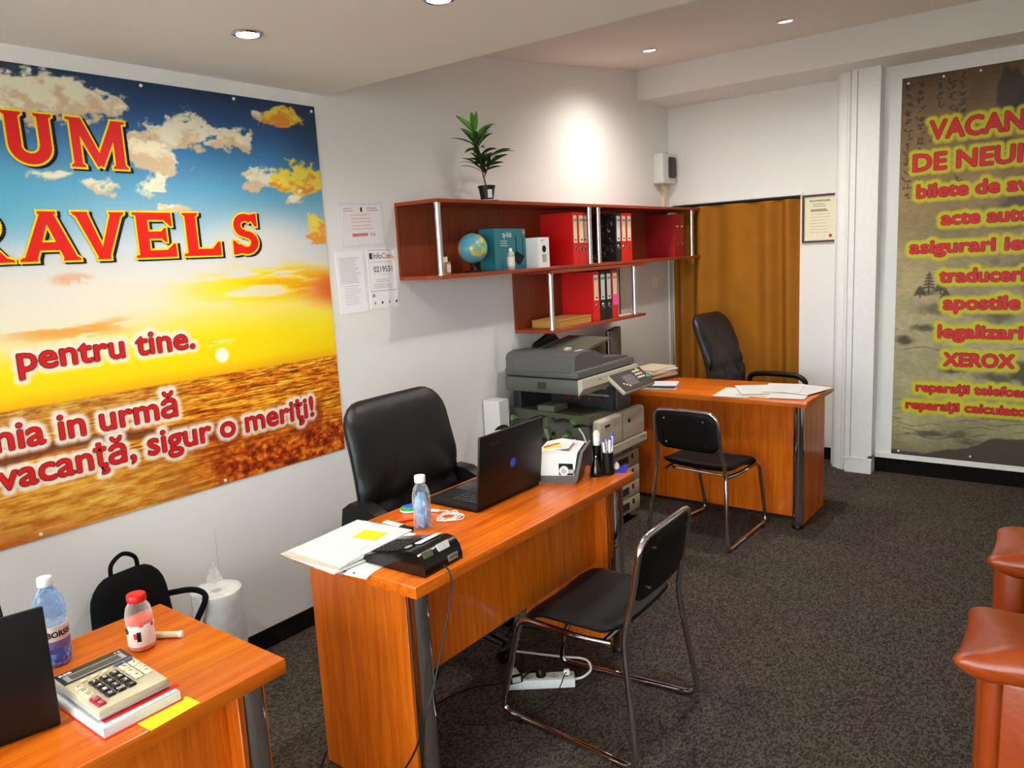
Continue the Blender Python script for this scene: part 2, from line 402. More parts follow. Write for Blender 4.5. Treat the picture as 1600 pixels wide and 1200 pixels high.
# pillar with pipe casings
pl = struct(MB().box((-1.375, 5.61, 0), (-1.2, YB, 2.712)).obj('pillar', M_trimw, smooth=0))
MB().box((-1.44, 5.66, 0), (-1.375, YB, 2.712)).obj('casing', M_trimw, pl, 0)
MB().cyl((-1.455, 5.72, 0), (-1.455, 5.72, 2.712), .034, n=20).obj('pipe', M_trimw, pl)
MB().box((-1.51, 5.77, 0), (-1.44, YB, 2.712)).obj('casing', M_trimw, pl, 0)
MB().cyl((-1.40, 5.655, 0), (-1.40, 5.655, 2.712), .012, n=12).obj('pipe', M_trimw, pl)
MB().box((-1.3405, 5.606, .1), (-1.3365, 5.61, 2.70)).obj('casing_joint', M_grey_ink, pl, 0)
MB().box((-1.38, 5.605, .098), (-1.195, 5.61, .112)).obj('casing_band', M_trimw, pl, 0)
# trims and skirtings
struct(MB().box((-2.79, YB-.008, 1.958), (-1.76, YB, 1.976)).obj('trim_1', M_trimw, smooth=0))
struct(MB().box((XW, 5.835, 0), (XW+.012, YB-.001, 1.95)).obj('trim_2', M_trimw, smooth=0))
struct(MB().box((-1.2, YR-.022, .104), (XR, YR, .128)).obj('trim_3', M_trimw, smooth=0))
struct(MB().box((-1.222, 5.61, .104), (-1.2, YR-.022, .128)).obj('trim_4', M_trimw, smooth=0))
struct(MB().box((XW, YF, 0), (XW+.012, 5.835, .085)).obj('baseboard_left', M_base, smooth=0))
struct(MB().box((-1.2, YR-.014, 0), (XR, YR, .103)).obj('baseboard_back', M_base, smooth=0))
struct(MB().box((-1.78, YB-.012, 0), (-1.515, YB, .09)).obj('baseboard_door', M_base, smooth=0))
# shop front behind the camera: frame and glass panes
wr = MB(); wr.box((XW, YF-.15, 0), (-2.65, YF, 3.1)); wr.box((1.2, YF-.15, 0), (XR, YF, 3.1)); wr.box((-2.65, YF-.15, 2.34), (1.2, YF, 3.1)); wr.box((-2.65, YF-.15, 0), (1.2, YF, .12))
struct(wr.obj('wall_rear', M_wall, smooth=0))
wf = MB()
for x in (-2.65, -1.40, -0.15, 1.15): wf.box((x, YF-.10, .12), (x+.05, YF-.05, 2.34))
wf.box((-2.65, YF-.10, .12), (1.2, YF-.05, .17)); wf.box((-2.65, YF-.10, 2.29), (1.2, YF-.05, 2.34))
win = struct(wf.obj('window_1', M_silver, smooth=0))
for x in (-2.60, -1.35, -0.10): MB().box((x, YF-.078, .17), (x+1.2 if x < -.2 else 1.15, YF-.072, 2.29)).obj('pane', M_glass, win, 0)
struct(MB().box((-14, -20, -.16), (14, YF-.15, -.1)).obj('pavement', mat('paving', (168, 164, 158), 0.9), smooth=0))
# ceiling downlights
def downlight(x, y, z, label, tilt=0.0):
    t = thing('downlight', label, 'lamp', (x, y, z), 0, 'recessed ceiling downlights'); t.rotation_euler = (tilt, 0, 0)
    MB().lathe([(.036, 0), (.036, -.006), (.043, -.008), (.050, -.004), (.050, 0)], n=32).obj('trim_ring', M_chrome, t)
    MB().lathe([(0, -.004), (.0355, -.004), (.0355, -.001), (0, -.001)], n=24).obj('lamp_disc', M_lampglass, t)
    li = bpy.data.lights.new('downlight_beam', 'SPOT'); li.energy = LAMP_W*(0.6 if z < 2.5 else 1.0); li.spot_size = math.radians(160); li.spot_blend = 1.0; li.shadow_soft_size = 0.035; li.color = (1.0, 0.95, 0.88)
    lo = bpy.data.objects.new('downlight_beam', li); C.objects.link(lo); lo.parent = t; lo.location = (0, 0, -.012)
downlight(-2.229, 1.608, ZL, 'round glowing downlight in the low ceiling above the sunset banner')
downlight(-1.576, 1.80, ZL, 'round glowing downlight in the low ceiling at the top picture edge')
downlight(-2.285, 4.53, zhigh(4.53), 'round glowing downlight in the raised ceiling nearest the left wall', math.atan(.106))
downlight(-1.475, 4.57, zhigh(4.57), 'round glowing downlight in the raised ceiling towards the second banner', math.atan(.106))
downlight(-1.475, 3.15, zhigh(3.15), 'round downlight in the raised ceiling above the middle desk', math.atan(.106))
downlight(-1.576, 0.30, ZL, 'unseen downlight added in the low ceiling above the bottom left desk')  # added lamp out of view, there only to brighten the room

# curtain in the doorway
ct = thing('door_curtain', 'ochre velvet curtain hanging in folds across the doorway', 'curtain', (-2.28, 5.86, 0))
nx, nz = 120, 14; vs = []; fs = []
for side in (0, 1):
    for j in range(nz+1):
        for i in range(nx+1):
            u = i/nx; v = j/nz; x = -.52 + u*1.03
            ph = u*34 + 2.4*math.sin(u*6) + .25*math.sin(v*3 + u*5)
            y = (.028 + .010*math.sin(u*9))*math.sin(ph) + .01*math.sin(u*17+v*2)
            if i == nx: x += .015*math.sin(v*9)
            vs.append((x, y + side*.004, .03 + v*1.905))
n1 = (nx+1)*(nz+1)
for j in range(nz):
    for i in range(nx):
        a = j*(nx+1) + i; fs.append((a, a+1, a+nx+2, a+nx+1)); fs.append((n1+a, n1+a+nx+1, n1+a+nx+2, n1+a+1))
MB().add(vs, fs).obj('drape', M_curtain, ct, 80)
MB().cyl((-.51, 0, 1.945), (.50, 0, 1.945), .007, n=8).obj('curtain_rail', M_black, ct)

# ================================================================== printed wall banners
def vnoise(x, y, seed):
    xi = np.floor(x).astype(np.int64); yi = np.floor(y).astype(np.int64); xf = x - xi; yf = y - yi
    def h(a, b):
        n = (a*374761393 + b*668265263 + seed*1442695041) & 0x7fffffff
        n = ((n ^ (n >> 13))*1274126177) & 0x7fffffff
        return ((n ^ (n >> 16)) & 0xffff)/65535.0
    u = xf*xf*(3 - 2*xf); v = yf*yf*(3 - 2*yf)
    return (h(xi, yi)*(1-u) + h(xi+1, yi)*u)*(1-v) + (h(xi, yi+1)*(1-u) + h(xi+1, yi+1)*u)*v
def fbm(x, y, seed, o=5, g=0.55):
    s = 0; a = 1; t = 0
    for k in range(o):
        s = s + a*vnoise(x*2**k, y*2**k, seed + k*17); t += a; a *= g
    return s/t
def sstep(a, b, x): t = np.clip((x - a)/(b - a), 0, 1); return t*t*(3 - 2*t)
def mixc(c, col, m): return c*(1 - m[..., None]) + np.array(col, float)*m[..., None]
def ramp(t, stops):
    ts = [s[0] for s in stops]; return np.stack([np.interp(t, ts, [s[1][i] for s in stops]) for i in range(3)], -1)
def print_panel(name, a0, a1, b0, b1, step, paint, frame, matl, parent, thick=.004):
    na = int((a1-a0)/step); nb = int((b1-b0)/step)
    A, B = np.meshgrid(np.linspace(a0, a1, na+1), np.linspace(b0, b1, nb+1))
    col = np.clip(paint(A, B), 0, 255)/255
    col = np.where(col <= .04045, col/12.92, ((col+.055)/1.055)**2.4)
    n = (na+1)*(nb+1); ii, jj = np.meshgrid(np.arange(na), np.arange(nb)); q = (jj*(na+1) + ii).ravel()
    faces = np.stack([q, q+1, q+na+2, q+na+1], 1)
    P = np.stack([A.ravel(), B.ravel(), np.full(n, thick)], 1)
    P = np.concatenate([P, [(a0,b0,0),(a1,b0,0),(a1,b1,0),(a0,b1,0)]])
    R = np.array(frame.to_3x3()); P = P @ R.T + np.array(frame.translation)
    c0, c1, c2, c3 = 0, na, n-1, n-1-na
    fl_ = [tuple(f) for f in faces.tolist()] + [(n, n+1, c1, c0), (n+1, n+2, c2, c1), (n+2, n+3, c3, c2), (n+3, n, c0, c3), (n+3, n+2, n+1, n)]
    me = bpy.data.meshes.new(name); me.from_pydata(P.tolist(), [], fl_)
    at = me.color_attributes.new('print', 'FLOAT_COLOR', 'POINT')
    rgba = np.ones((n+4, 4), np.float32); rgba[:n, :3] = col.reshape(-1, 3); rgba[n:, :3] = .8
    at.data.foreach_set('color', rgba.ravel()); me.materials.append(matl)
    o = bpy.data.objects.new(name, me); C.objects.link(o); o.parent = parent
    return o
def sunset(y, z):
    """y along the wall, z height"""
    wx = y + .05*(fbm(y*5, z*7, 3)-.5); wz = z + .05*(fbm(y*6, z*9, 9)-.5)
    c = ramp(z, [(1.22, (246,176,10)), (1.27, (252,214,6)), (1.36, (252,226,22)), (1.45, (248,226,90)), (1.53, (240,228,176)), (1.62, (226,222,212)), (1.74, (206,214,218)), (1.84, (150,190,210)), (1.95, (98,166,200)), (2.08, (66,128,178)), (2.2, (48,88,138)), (2.33, (34,52,84))])
    lft = sstep(1.45, 1.0, y)*sstep(1.7, 1.85, z)*sstep(2.1, 1.95, z); c = mixc(c, (86,184,214), .6*lft)
    wh = sstep(.30, .05, np.hypot((y-2.0)/1.2, (z-1.74)/.55)); c = mixc(c, (228,222,216), .75*wh)
    lw = sstep(.5, .1, np.hypot((y-1.1)/1.4, (z-1.52)/.4)); c = mixc(c, (236,228,214), .85*lw)
    dk = sstep(2.05, 2.33, y)*sstep(1.95, 2.2, z); c = mixc(c, (40,50,72), .6*dk)
    dk = sstep(2.26, 2.33, z)*sstep(1.35, 1.0, y); c = mixc(c, (52,58,70), .8*dk)
    big = fbm(wx*7, wz*13, 21, 6, .6); fine = fbm(wx*22, wz*34, 5, 5, .6)
    blobs = [(1.17,2.235,.27,.085,0),(1.0,2.16,.12,.05,0),(1.66,2.145,.20,.075,0),(1.57,2.06,.12,.05,0),(1.88,2.16,.07,.04,0),(2.16,2.255,.13,.045,1),(2.03,2.255,.03,.02,0),(2.02,2.0,.12,.05,0),(2.22,1.99,.16,.065,1),(2.17,1.93,.06,.03,0),
             (1.33,1.955,.07,.035,0),(1.2,1.985,.10,.025,0),(1.56,1.95,.08,.04,0),(1.62,1.89,.06,.02,0),(2.30,1.80,.07,.055,1),(1.95,2.14,.04,.03,0)]
    for by, bz, ry, rz, k in blobs:
        d = np.hypot((wx-by)/ry, (wz-bz)/rz) + (big-.5)*2.0 + (fine-.5)*1.5
        m = sstep(1.0, .7, d)
        base = np.array((252,242,206) if k == 0 else (254,226,70), float)
        shade = np.array((228,196,150) if k == 0 else (238,150,50), float)
        f = sstep(.30, .58, fine + .55*(wz-bz)/rz*.4)
        cc = shade*(1-f[..., None]) + base*f[..., None]
        c = c*(1-.92*m[..., None]) + cc*.92*m[..., None]
    # warm streaks over the sun
    st = fbm(y*4, z*26, 41, 5, .55)
    m = sstep(.44, .62, st)*sstep(.55, .1, np.hypot((y-2.0)/1.0, (z-1.57)/.22)); c = mixc(c, (252,226,16), m)
    m = sstep(.52, .66, st)*sstep(.5, .1, np.hypot((y-2.15)/.7, (z-1.57)/.2)); c = mixc(c, (240,150,10), .6*m)
    m = sstep(.45, .6, st)*sstep(.45, .1, np.hypot((y-1.2)/.7, (z-1.465)/.12)); c = mixc(c, (236,150,40), .75*m)
    m = sstep(.6, .1, np.hypot((y-2.42)/.55, (z-1.53)/.2)); c = mixc(c, (226,86,24), .95*m)
    m = sstep(.6, .2, np.hypot((y-1.22)/.16, (z-1.635)/.05))*sstep(.4, .6, fine); c = mixc(c, (226,150,100), .6*m)
    m = sstep(.5, .0, np.hypot((y-1.8)/1.1, (z-1.33)/.22)); c = mixc(c, (254,224,4), .85*m)
    d = np.hypot(y-1.752, z-1.30); c = mixc(c, (255,250,225), sstep(.036, .024, d))
    m = sstep(.03, .0, np.abs(z-1.35))*sstep(.45, .6, fbm(y*10, z*60, 77))*sstep(.09, .03, np.abs(y-1.75)); c = mixc(c, (255,244,200), .8*m)
    # the sea
    hz = 1.222 + .004*(fbm(y*6, z*0+.5, 8)-.5)
    dep = np.clip((hz - z)/.45, 0, 1); fr = 90 - 62*dep
    wv = fbm(y*13*(1.3-dep), z*fr*1.25, 61, 5, .62); w2 = fbm(y*30, z*120, 71, 4, .6)
    sea = ramp(wv, [(.25, (96,34,8)), (.42, (186,84,12)), (.55, (236,140,14)), (.7, (252,204,60)), (.85, (255,236,150))])
    lf = sstep(1.9, 1.1, y); sea = sea*(1-.55*lf[..., None]*sstep(.45,.0,dep)[..., None]) + ramp(w2, [(.25,(92,66,40)), (.5,(178,136,70)), (.75,(226,200,130))])*.55*lf[..., None]*sstep(.45,.0,dep)[..., None]
    m = sstep(.3, .55, dep)*sstep(1.25, 1.75, y)*sstep(.45, .62, fbm(y*8, z*10, 91)); sea = mixc(sea, (134,38,10), .75*m)
    m = sstep(.5, .8, dep)*sstep(1.45, 1.85, y); foam = fbm(y*40, z*52, 33, 5, .68); sea = sea*(1-m[..., None]*.9) + ramp(foam, [(.3,(90,20,8)), (.48,(176,56,12)), (.62,(232,112,22)), (.8,(250,190,80))])*m[..., None]*.9
    m = sstep(.030, .008, np.abs(z - 1.055 - .02*np.sin(y*7)))*sstep(1.75, 1.5, y); sea = mixc(sea, (96,48,34), .8*m)
    m = sstep(1.0, .90, z)*sstep(1.75, 1.35, y); sand = fbm(y*16, z*70, 13, 5, .6); sea = sea*(1-m[..., None]*.85) + ramp(sand, [(.3,(190,112,30)), (.5,(222,160,60)), (.75,(246,204,110))])*m[..., None]*.85
    m = sstep(.86, .78, z)*sstep(1.3, .9, y); sea = mixc(sea, (200,96,40), .6*m)
    s = sstep(hz+.004, hz-.004, z)
    return c*(1-s[..., None]) + sea*s[..., None]
M_print = attr_mat('banner_print', 0.5)
SLOGAN = (('pentru tine.', 1.013, 1.636, 1.347, .083), ('nia in urmă', .910, 1.532, 1.096, .088), ('vacanţă, sigur o meriţi!', .900, 2.172, .968, .088))
LIST = (('VACANTE', -.925, -.25, 2.226, .112), ('DE NEUITATE', -1.015, -.03, 2.036, .104), ('bilete de avion', -.988, -.215, 1.866, .082), ('acte auto', -.84, -.36, 1.687, .079), ('asigurari ieftine', -1.018, -.14, 1.511, .079),
        ('traduceri', -.838, -.376, 1.319, .082), ('apostile', -.808, -.393, 1.143, .082), ('legalizari', -.833, -.370, .957, .080), ('XEROX', -.795, -.405, .771, .082), ('reparaţii telefoane', -.952, -.265, .590, .056), ('reparaţii calculatoare', -1.011, -.20, .468, .054))
def halo(A, B, rows, r0, r1):
    """distance-based soft halo round lettering, 1 near the letters and 0 beyond r1"""
    a0, b0 = A[0, 0], B[0, 0]; st = A[0, 1] - A[0, 0]; sb = B[1, 0] - B[0, 0]; D = np.full(A.shape, 9.0)
    for row in rows:
        for ch, vs, fs in char_layout(*row):
            P = np.array(vs); pts = []
            for f in fs:
                q = P[list(f)]; pts.append(q.mean(0)); 
                for i in range(len(q)): pts += [q[i], (q[i]+q[i-1])/2]
            pts = np.unique(np.round(np.array(pts)/.003), axis=0)*.003
            i0 = max(0, int((P[:,0].min()-r1-a0)/st)); i1 = min(A.shape[1], int((P[:,0].max()+r1-a0)/st)+2); j0 = max(0, int((P[:,1].min()-r1-b0)/sb)); j1 = min(A.shape[0], int((P[:,1].max()+r1-b0)/sb)+2)
            if i1 <= i0 or j1 <= j0: continue
            x = A[j0:j1, i0:i1, None]; y = B[j0:j1, i0:i1, None]
            D[j0:j1, i0:i1] = np.minimum(D[j0:j1, i0:i1], np.hypot(x-pts[:,0], y-pts[:,1]).min(-1))
    return sstep(r1, r0, D)
bn = thing('wall_banner', 'large sunset and sea banner with red lettering on the left wall', 'banner', (XW, 1.1, .775))
FB = Matrix.Translation((-XW, -1.1, -.775)) @ on_left(0, 0, .001)
print_panel('printed_panel', .30, 2.335, .775, 2.327, .004, lambda A, B: mixc(sunset(A, B), (250, 236, 220), .95*halo(A, B, SLOGAN, .010, .030)), FB, M_print, bn)
# block capitals with small serifs: each glyph is a set of convex polygons in a unit-high box
def arc(cx, cy, ro, ri, a0, a1, n=12, sy=1.0):
    out = []
    for k in range(n):
        t0 = math.radians(a0 + (a1-a0)*k/n); t1 = math.radians(a0 + (a1-a0)*(k+1)/n)
        out.append([(cx+ri*math.cos(t0), cy+ri*math.sin(t0)*sy), (cx+ro*math.cos(t0), cy+ro*math.sin(t0)*sy), (cx+ro*math.cos(t1), cy+ro*math.sin(t1)*sy), (cx+ri*math.cos(t1), cy+ri*math.sin(t1)*sy)])
    return out
def R4(x0, y0, x1, y1): return [(x0,y0),(x1,y0),(x1,y1),(x0,y1)]
def serif_t(x0, x1): return [(x0-.06,1),(x0-.06,.965),(x0,.92),(x1,.92),(x1+.06,.965),(x1+.06,1)]
def serif_b(x0, x1): return [(x0-.06,0),(x1+.06,0),(x1+.06,.035),(x1,.08),(x0,.08),(x0-.06,.035)]
GL = {
 'U': (1.0, [R4(.10,.36,.34,1), R4(.68,.36,.90,1), serif_t(.10,.34), serif_t(.68,.90)] + arc(.50,.37,.40,.17,180,360,14,.92)),
 'M': (1.3, [R4(.10,0,.28,1), R4(1.0,0,1.22,1), [(.10,1),(.34,1),(.76,.10),(.60,.02)], [(1.22,1),(1.0,1),(.56,.10),(.72,.02)], serif_b(.10,.28), serif_b(1.0,1.22), [(.02,1),(.02,.95),(.12,.93),(.3,1)], [(1.30,1),(1.30,.95),(1.2,.93),(1.0,1)]]),
 'R': (1.05, [R4(.10,0,.34,1), R4(.30,.82,.62,1), R4(.30,.40,.62,.58), [(.42,.46),(.66,.46),(1.0,0),(.74,0)], serif_b(.10,.34), [(.02,1),(.02,.95),(.12,.93),(.3,1)], [(.72,0),(1.06,0),(1.06,.04),(.95,.08)]] + arc(.60,.70,.30,.12,-90,90,10)),
 'A': (1.15, [[(.06,0),(.30,0),(.66,1),(.48,1)], [(.84,0),(1.10,0),(.70,1),(.48,1)], R4(.28,.22,.86,.38), serif_b(.06,.26), serif_b(.86,1.08), [(.42,1),(.42,.95),(.6,.93),(.76,.95),(.76,1)]]),
 'V': (1.12, [[(.06,1),(.32,1),(.66,.0),(.48,.0)], [(.82,1),(1.06,1),(.68,.0),(.48,.0)], serif_t(.08,.28), serif_t(.84,1.04), [(.44,0),(.72,0),(.72,.04),(.44,.04)]]),
 'E': (.95, [R4(.10,0,.34,1), R4(.3,.84,.84,1), R4(.3,.42,.72,.58), R4(.3,0,.88,.16), [(.70,.84),(.84,.70),(.88,.70),(.88,1),(.70,1)], [(.72,.16),(.88,.30),(.93,.30),(.93,0),(.72,0)], [(.62,.58),(.70,.66),(.74,.66),(.74,.34),(.70,.34),(.62,.42)], [(.02,1),(.02,.95),(.12,.93),(.3,1)], [(.02,0),(.3,0),(.12,.07),(.02,.05)]]),
 'L': (.9, [R4(.12,0,.36,1), R4(.3,0,.86,.16), serif_t(.12,.36), [(.70,.16),(.84,.32),(.90,.32),(.90,0),(.70,0)], [(.03,0),(.3,0),(.12,.07),(.03,.05)]]),
 'S': (.86, arc(.44,.71,.34,.13,35,270,14,.85) + arc(.44,.29,.36,.14,-150,90,14,.80) + [[(.62,.83),(.74,.68),(.80,.68),(.80,1),(.74,1),(.58,.97)], [(.04,.34),(.10,.34),(.24,.22),(.32,.03),(.10,0),(.04,0)], [(.14,.22),(.26,.26),(.40,.17),(.36,.02),(.16,.04)]]),
 'T': (.98, [R4(.38,0,.62,1), R4(.04,.84,.96,1), serif_b(.38,.62), [(.04,.70),(.08,.70),(.2,.84),(.2,1),(.04,1)], [(.96,.70),(.92,.70),(.8,.84),(.8,1),(.96,1)]]),
}
def grow(poly, d):
    n = len(poly); ar = sum(poly[i][0]*poly[(i+1) % n][1] - poly[(i+1) % n][0]*poly[i][1] for i in range(n))
    P = [Vector(p) for p in (poly if ar > 0 else poly[::-1])]; out = []
    for i in range(n):
        a, b, c = P[i-1], P[i], P[(i+1) % n]
        if (b-a).length < 1e-7 or (c-b).length < 1e-7: continue
        e1 = (b-a).normalized(); e2 = (c-b).normalized(); n1 = Vector((e1.y, -e1.x)); n2 = Vector((e2.y, -e2.x)); m = n1 + n2
        if m.length < 1e-4: m = n1
        m.normalize(); out.append(b + m*d/max(.55, m.dot(n1)))
    return [(p.x, p.y) for p in out]
let = [('U',1.06,1.238,2.005,2.182),('M',1.258,1.475,2.005,2.182)] + [(c, a, b, 1.692, 1.868) for c, a, b in (('T',.69,.845),('R',.855,1.055),('A',1.06,1.266),('V',1.236,1.434),('E',1.443,1.62),('L',1.629,1.805),('S',1.842,1.99))]
for g, a, b, c0, c1 in let:
    w, polys = GL[g]; o = .0065; tr_, ty_, tk_ = MB(FB), MB(FB), MB(FB)
    a += o; b -= o; c0 += o; c1 -= o
    for k, po in enumerate(polys):
        q = [(a + x/w*(b-a), c0 + y*(c1-c0)) for x, y in po]
        tr_.add([(x, y, .0080 + k*1e-6) for x, y in q], [tuple(range(len(q)))])
        g2 = grow(q, o); ty_.add([(x, y, .0070 + k*1e-6) for x, y in g2], [tuple(range(len(g2)))])
        tk_.add([(x + .011, y - .006, .0060 + k*1e-6) for x, y in g2], [tuple(range(len(g2)))])
    l = tr_.obj('letter', M_red_print, bn, 0); ty_.obj('letter_outline', M_yel_print, l, 0); tk_.obj('letter_shadow', M_ink, l, 0)
for row in SLOGAN:
    for ch, vs, fs in char_layout(*row):
        l = spread(MB(FB), vs, fs, .0022, .0080).obj('letter', M_red2_print, bn, 0); spread(MB(FB), vs, fs, .0044, .0070).obj('letter_edge', M_drk_print, l, 0)
for y, z in ((2.315,2.305),(1.93,2.312),(1.55,2.312),(1.18,2.312),(1.0,.79),(1.7,.79)):
    MB(FB).cyl((y, z, .004), (y, z, .008), .006, n=10).obj('fixing_screw', M_white, bn)

def scroll(x, z):
    t = (z - .13)/2.5
    c = ramp(t, [(0, (126,118,88)), (.12, (170,160,116)), (.35, (176,164,124)), (.55, (160,142,98)), (.75, (140,114,72)), (.9, (118,90,56)), (1, (88,64,42))])
    n1 = fbm(x*3, z*3, 2, 6, .6); n2 = fbm(x*40, z*90, 4, 3, .6)
    c = c*(.72 + .5*n1)[..., None]*(.9 + .2*n2)[..., None]
    ink = (40, 34, 26)
    def band(xc, zc, rx, rz, s, amt, seed):
        d = np.hypot((x-xc)/rx, (z-zc)/rz) + (fbm(x*9, z*9, seed, 5, .6)-.5)*1.6
        return amt*sstep(1.0, s, d)
    # tall rock, cliffs and trees
    d = np.hypot((x+.50)/.09, (z-2.46)/.16)*1.0 + (fbm(x*30, z*14, 14, 4)-.5)*.7; c = mixc(c, (44,38,28), .75*sstep(1.0, .75, d))
    for a in ((-.45,2.33,.16,.10,.3,.55,5),(-.52,2.16,.10,.05,.2,.6,6),(-.40,1.78,.20,.20,.4,.5,7),(-.35,1.35,.18,.25,.3,.45,8),(-.52,1.1,.10,.06,.2,.5,9),(-.42,.98,.12,.05,.2,.75,10),(-.32,.72,.12,.14,.3,.7,11),(-.74,.74,.10,.03,.2,.6,12),(-.50,.70,.14,.05,.2,.6,15),(-.93,1.02,.10,.04,.2,.7,16),(-1.04,.93,.08,.04,.2,.7,17),(-.86,1.14,.10,.05,.2,.45,18),(-.9,1.25,.12,.04,.1,.5,19),(-.44,.45,.20,.03,.2,.6,20),(-.85,.30,.22,.035,.2,.6,22),(-.62,.26,.10,.03,.2,.5,23),(-.33,1.55,.12,.06,.2,.6,24)):
        c = mixc(c, ink, band(*a[:4], a[4], a[5], a[6]))
    for tx, tz, h in ((-.90,1.24,.14),(-.83,1.24,.09),(-.95,1.22,.07),(-.80,1.2,.06)):      # pines
        m = sstep(.006, .002, np.abs(x-tx))*sstep(tz-.01, tz, z)*sstep(tz+h+.01, tz+h, z)
        for q in range(5):
            zz = tz + h*(.35+.14*q); w = .045*(1-.14*q); m = np.maximum(m, sstep(w, w*.6, np.abs(x-tx))*sstep(.010, .003, np.abs(z-zz+(np.abs(x-tx))*.25)))
        c = mixc(c, ink, .75*m)
    # ripples and bank lines
    for zc, am in ((.52,.35),(.46,.4),(.40,.45),(.36,.4),(.32,.5),(.28,.45),(.88,.4),(.95,.5),(1.0,.4)):
        zl = zc + .012*np.sin(x*23 + zc*40) + .02*(fbm(x*6, x*0+zc*9, 30)-.5)
        c = mixc(c, ink, am*sstep(.005, .0015, np.abs(z-zl))*sstep(.35, .55, fbm(x*7, z*0+zc*31, 44)))
    gd = .155 + .10*sstep(-.95, -.45, x) + .05*(fbm(x*9, x*0, 50)-.5) + .06*sstep(-.62,-.48,x)
    c = mixc(c, (62,50,40), .85*sstep(gd+.012, gd-.006, z)); 
    # column calligraphy: short brush strokes, too small to read
    rr = random.Random(12); cols = [(-1.055,2.56,14),(-.985,2.57,12),(-.88,2.54,3),(-.815,2.56,6),(-.76,2.58,6),(-.76,2.12,5),(-.90,2.30,4)]
    for cx, cz, n in cols:
        for k in range(n):
            zc = cz - k*.052; 
            sel = (np.abs(x-cx) < .03) & (np.abs(z-zc) < .03)
            if not sel.any(): continue
            xs = x[sel]; zs = z[sel]; m = np.zeros_like(xs)
            for q in range(rr.randint(3, 5)):
                px, pz = cx + rr.uniform(-.016,.012), zc + rr.uniform(-.016,.018); an = rr.choice((0,.2,1.5,2.2,-.8)); ln = rr.uniform(.012,.026)
                dx, dz = math.cos(an)*ln, math.sin(an)*ln; tt = np.clip(((xs-px)*dx + (zs-pz)*dz)/(ln*ln), 0, 1)
                m = np.maximum(m, sstep(.0055, .002, np.hypot(xs-px-tt*dx, zs-pz-tt*dz)))
            cc = c[sel]; c[sel] = cc*(1-.8*m[..., None]) + np.array((36,26,16))*.8*m[..., None]
    return c
b2 = thing('wall_banner', 'tall beige ink-landscape banner with red and yellow service list', 'banner', (-.4, YR, .136))
FS = Matrix.Translation((.4, -YR, -.136)) @ on_back(0, 0, YR, .001)
print_panel('printed_panel', -1.097, .35, .136, 2.626, .005, lambda A, B: mixc(scroll(A, B), (196, 190, 22), .96*halo(A, B, LIST, .022, .042)), FS, M_print, b2)
for row in LIST:
    d = .0050 if row[4] > .07 else .0036
    for ch, vs, fs in char_layout(*row):
        l = spread(MB(FS), vs, fs, d, .0080).obj('letter', M_red2_print, b2, 0); spread(MB(FS), vs, fs, d + .0026, .0070).obj('letter_edge', M_drk_print, l, 0)
for x, z in ((-1.06,2.59),(-.86,2.60),(-.66,2.60),(-1.05,.16),(-.62,.17)):
    MB(FS).cyl((x, z, .004), (x, z, .008), .007, n=10).obj('fixing_screw', M_white, b2)

# ================================================================== desks
def desk(label, cx, cy, rz, L, Wd, low, group='orange wooden office desks'):
    t = thing('office_desk', label, 'desk', (cx, cy, 0), rz, group)
    top = MB().rbox((-L/2, -Wd/2, DT-.036), (L/2, Wd/2, DT), .004, 2).obj('table_top', WX, t)
    for s in (-1, 1):
        x = s*(L/2 - .062)
        MB().rbox((x-.014, -Wd/2+.015, .002), (x+.014, Wd/2-.095, DT-.036), .0015, 1).obj('end_panel', WZ, t)
        col = MB().cyl((x, Wd/2-.058, .012), (x, Wd/2-.058, DT-.036), .030, n=28).obj('column', M_chrome, t)
        MB().lathe([(.033, 0), (.034, .004), (.034, .018), (.031, .022)], (x, Wd/2-.058, .0), 28).obj('foot_ring', M_black, col)
    MB().rbox((-L/2+.076, Wd/2-.168, low), (L/2-.076, Wd/2-.150, DT-.036), .0015, 1).obj('modesty_panel', WZ, t)
    return t
desk('orange wooden desk in the middle carrying the open laptop and bottle', -1.715, 2.03, -PI/2, 1.26, .54, .37)
desk('orange wooden desk at the bottom left carrying the calculator', -1.715, .339, -PI/2, 1.26, .55, .37)
desk('orange wooden desk at the back in front of the ochre curtain', -2.01, 4.555, PI, 1.52, .54, .03)

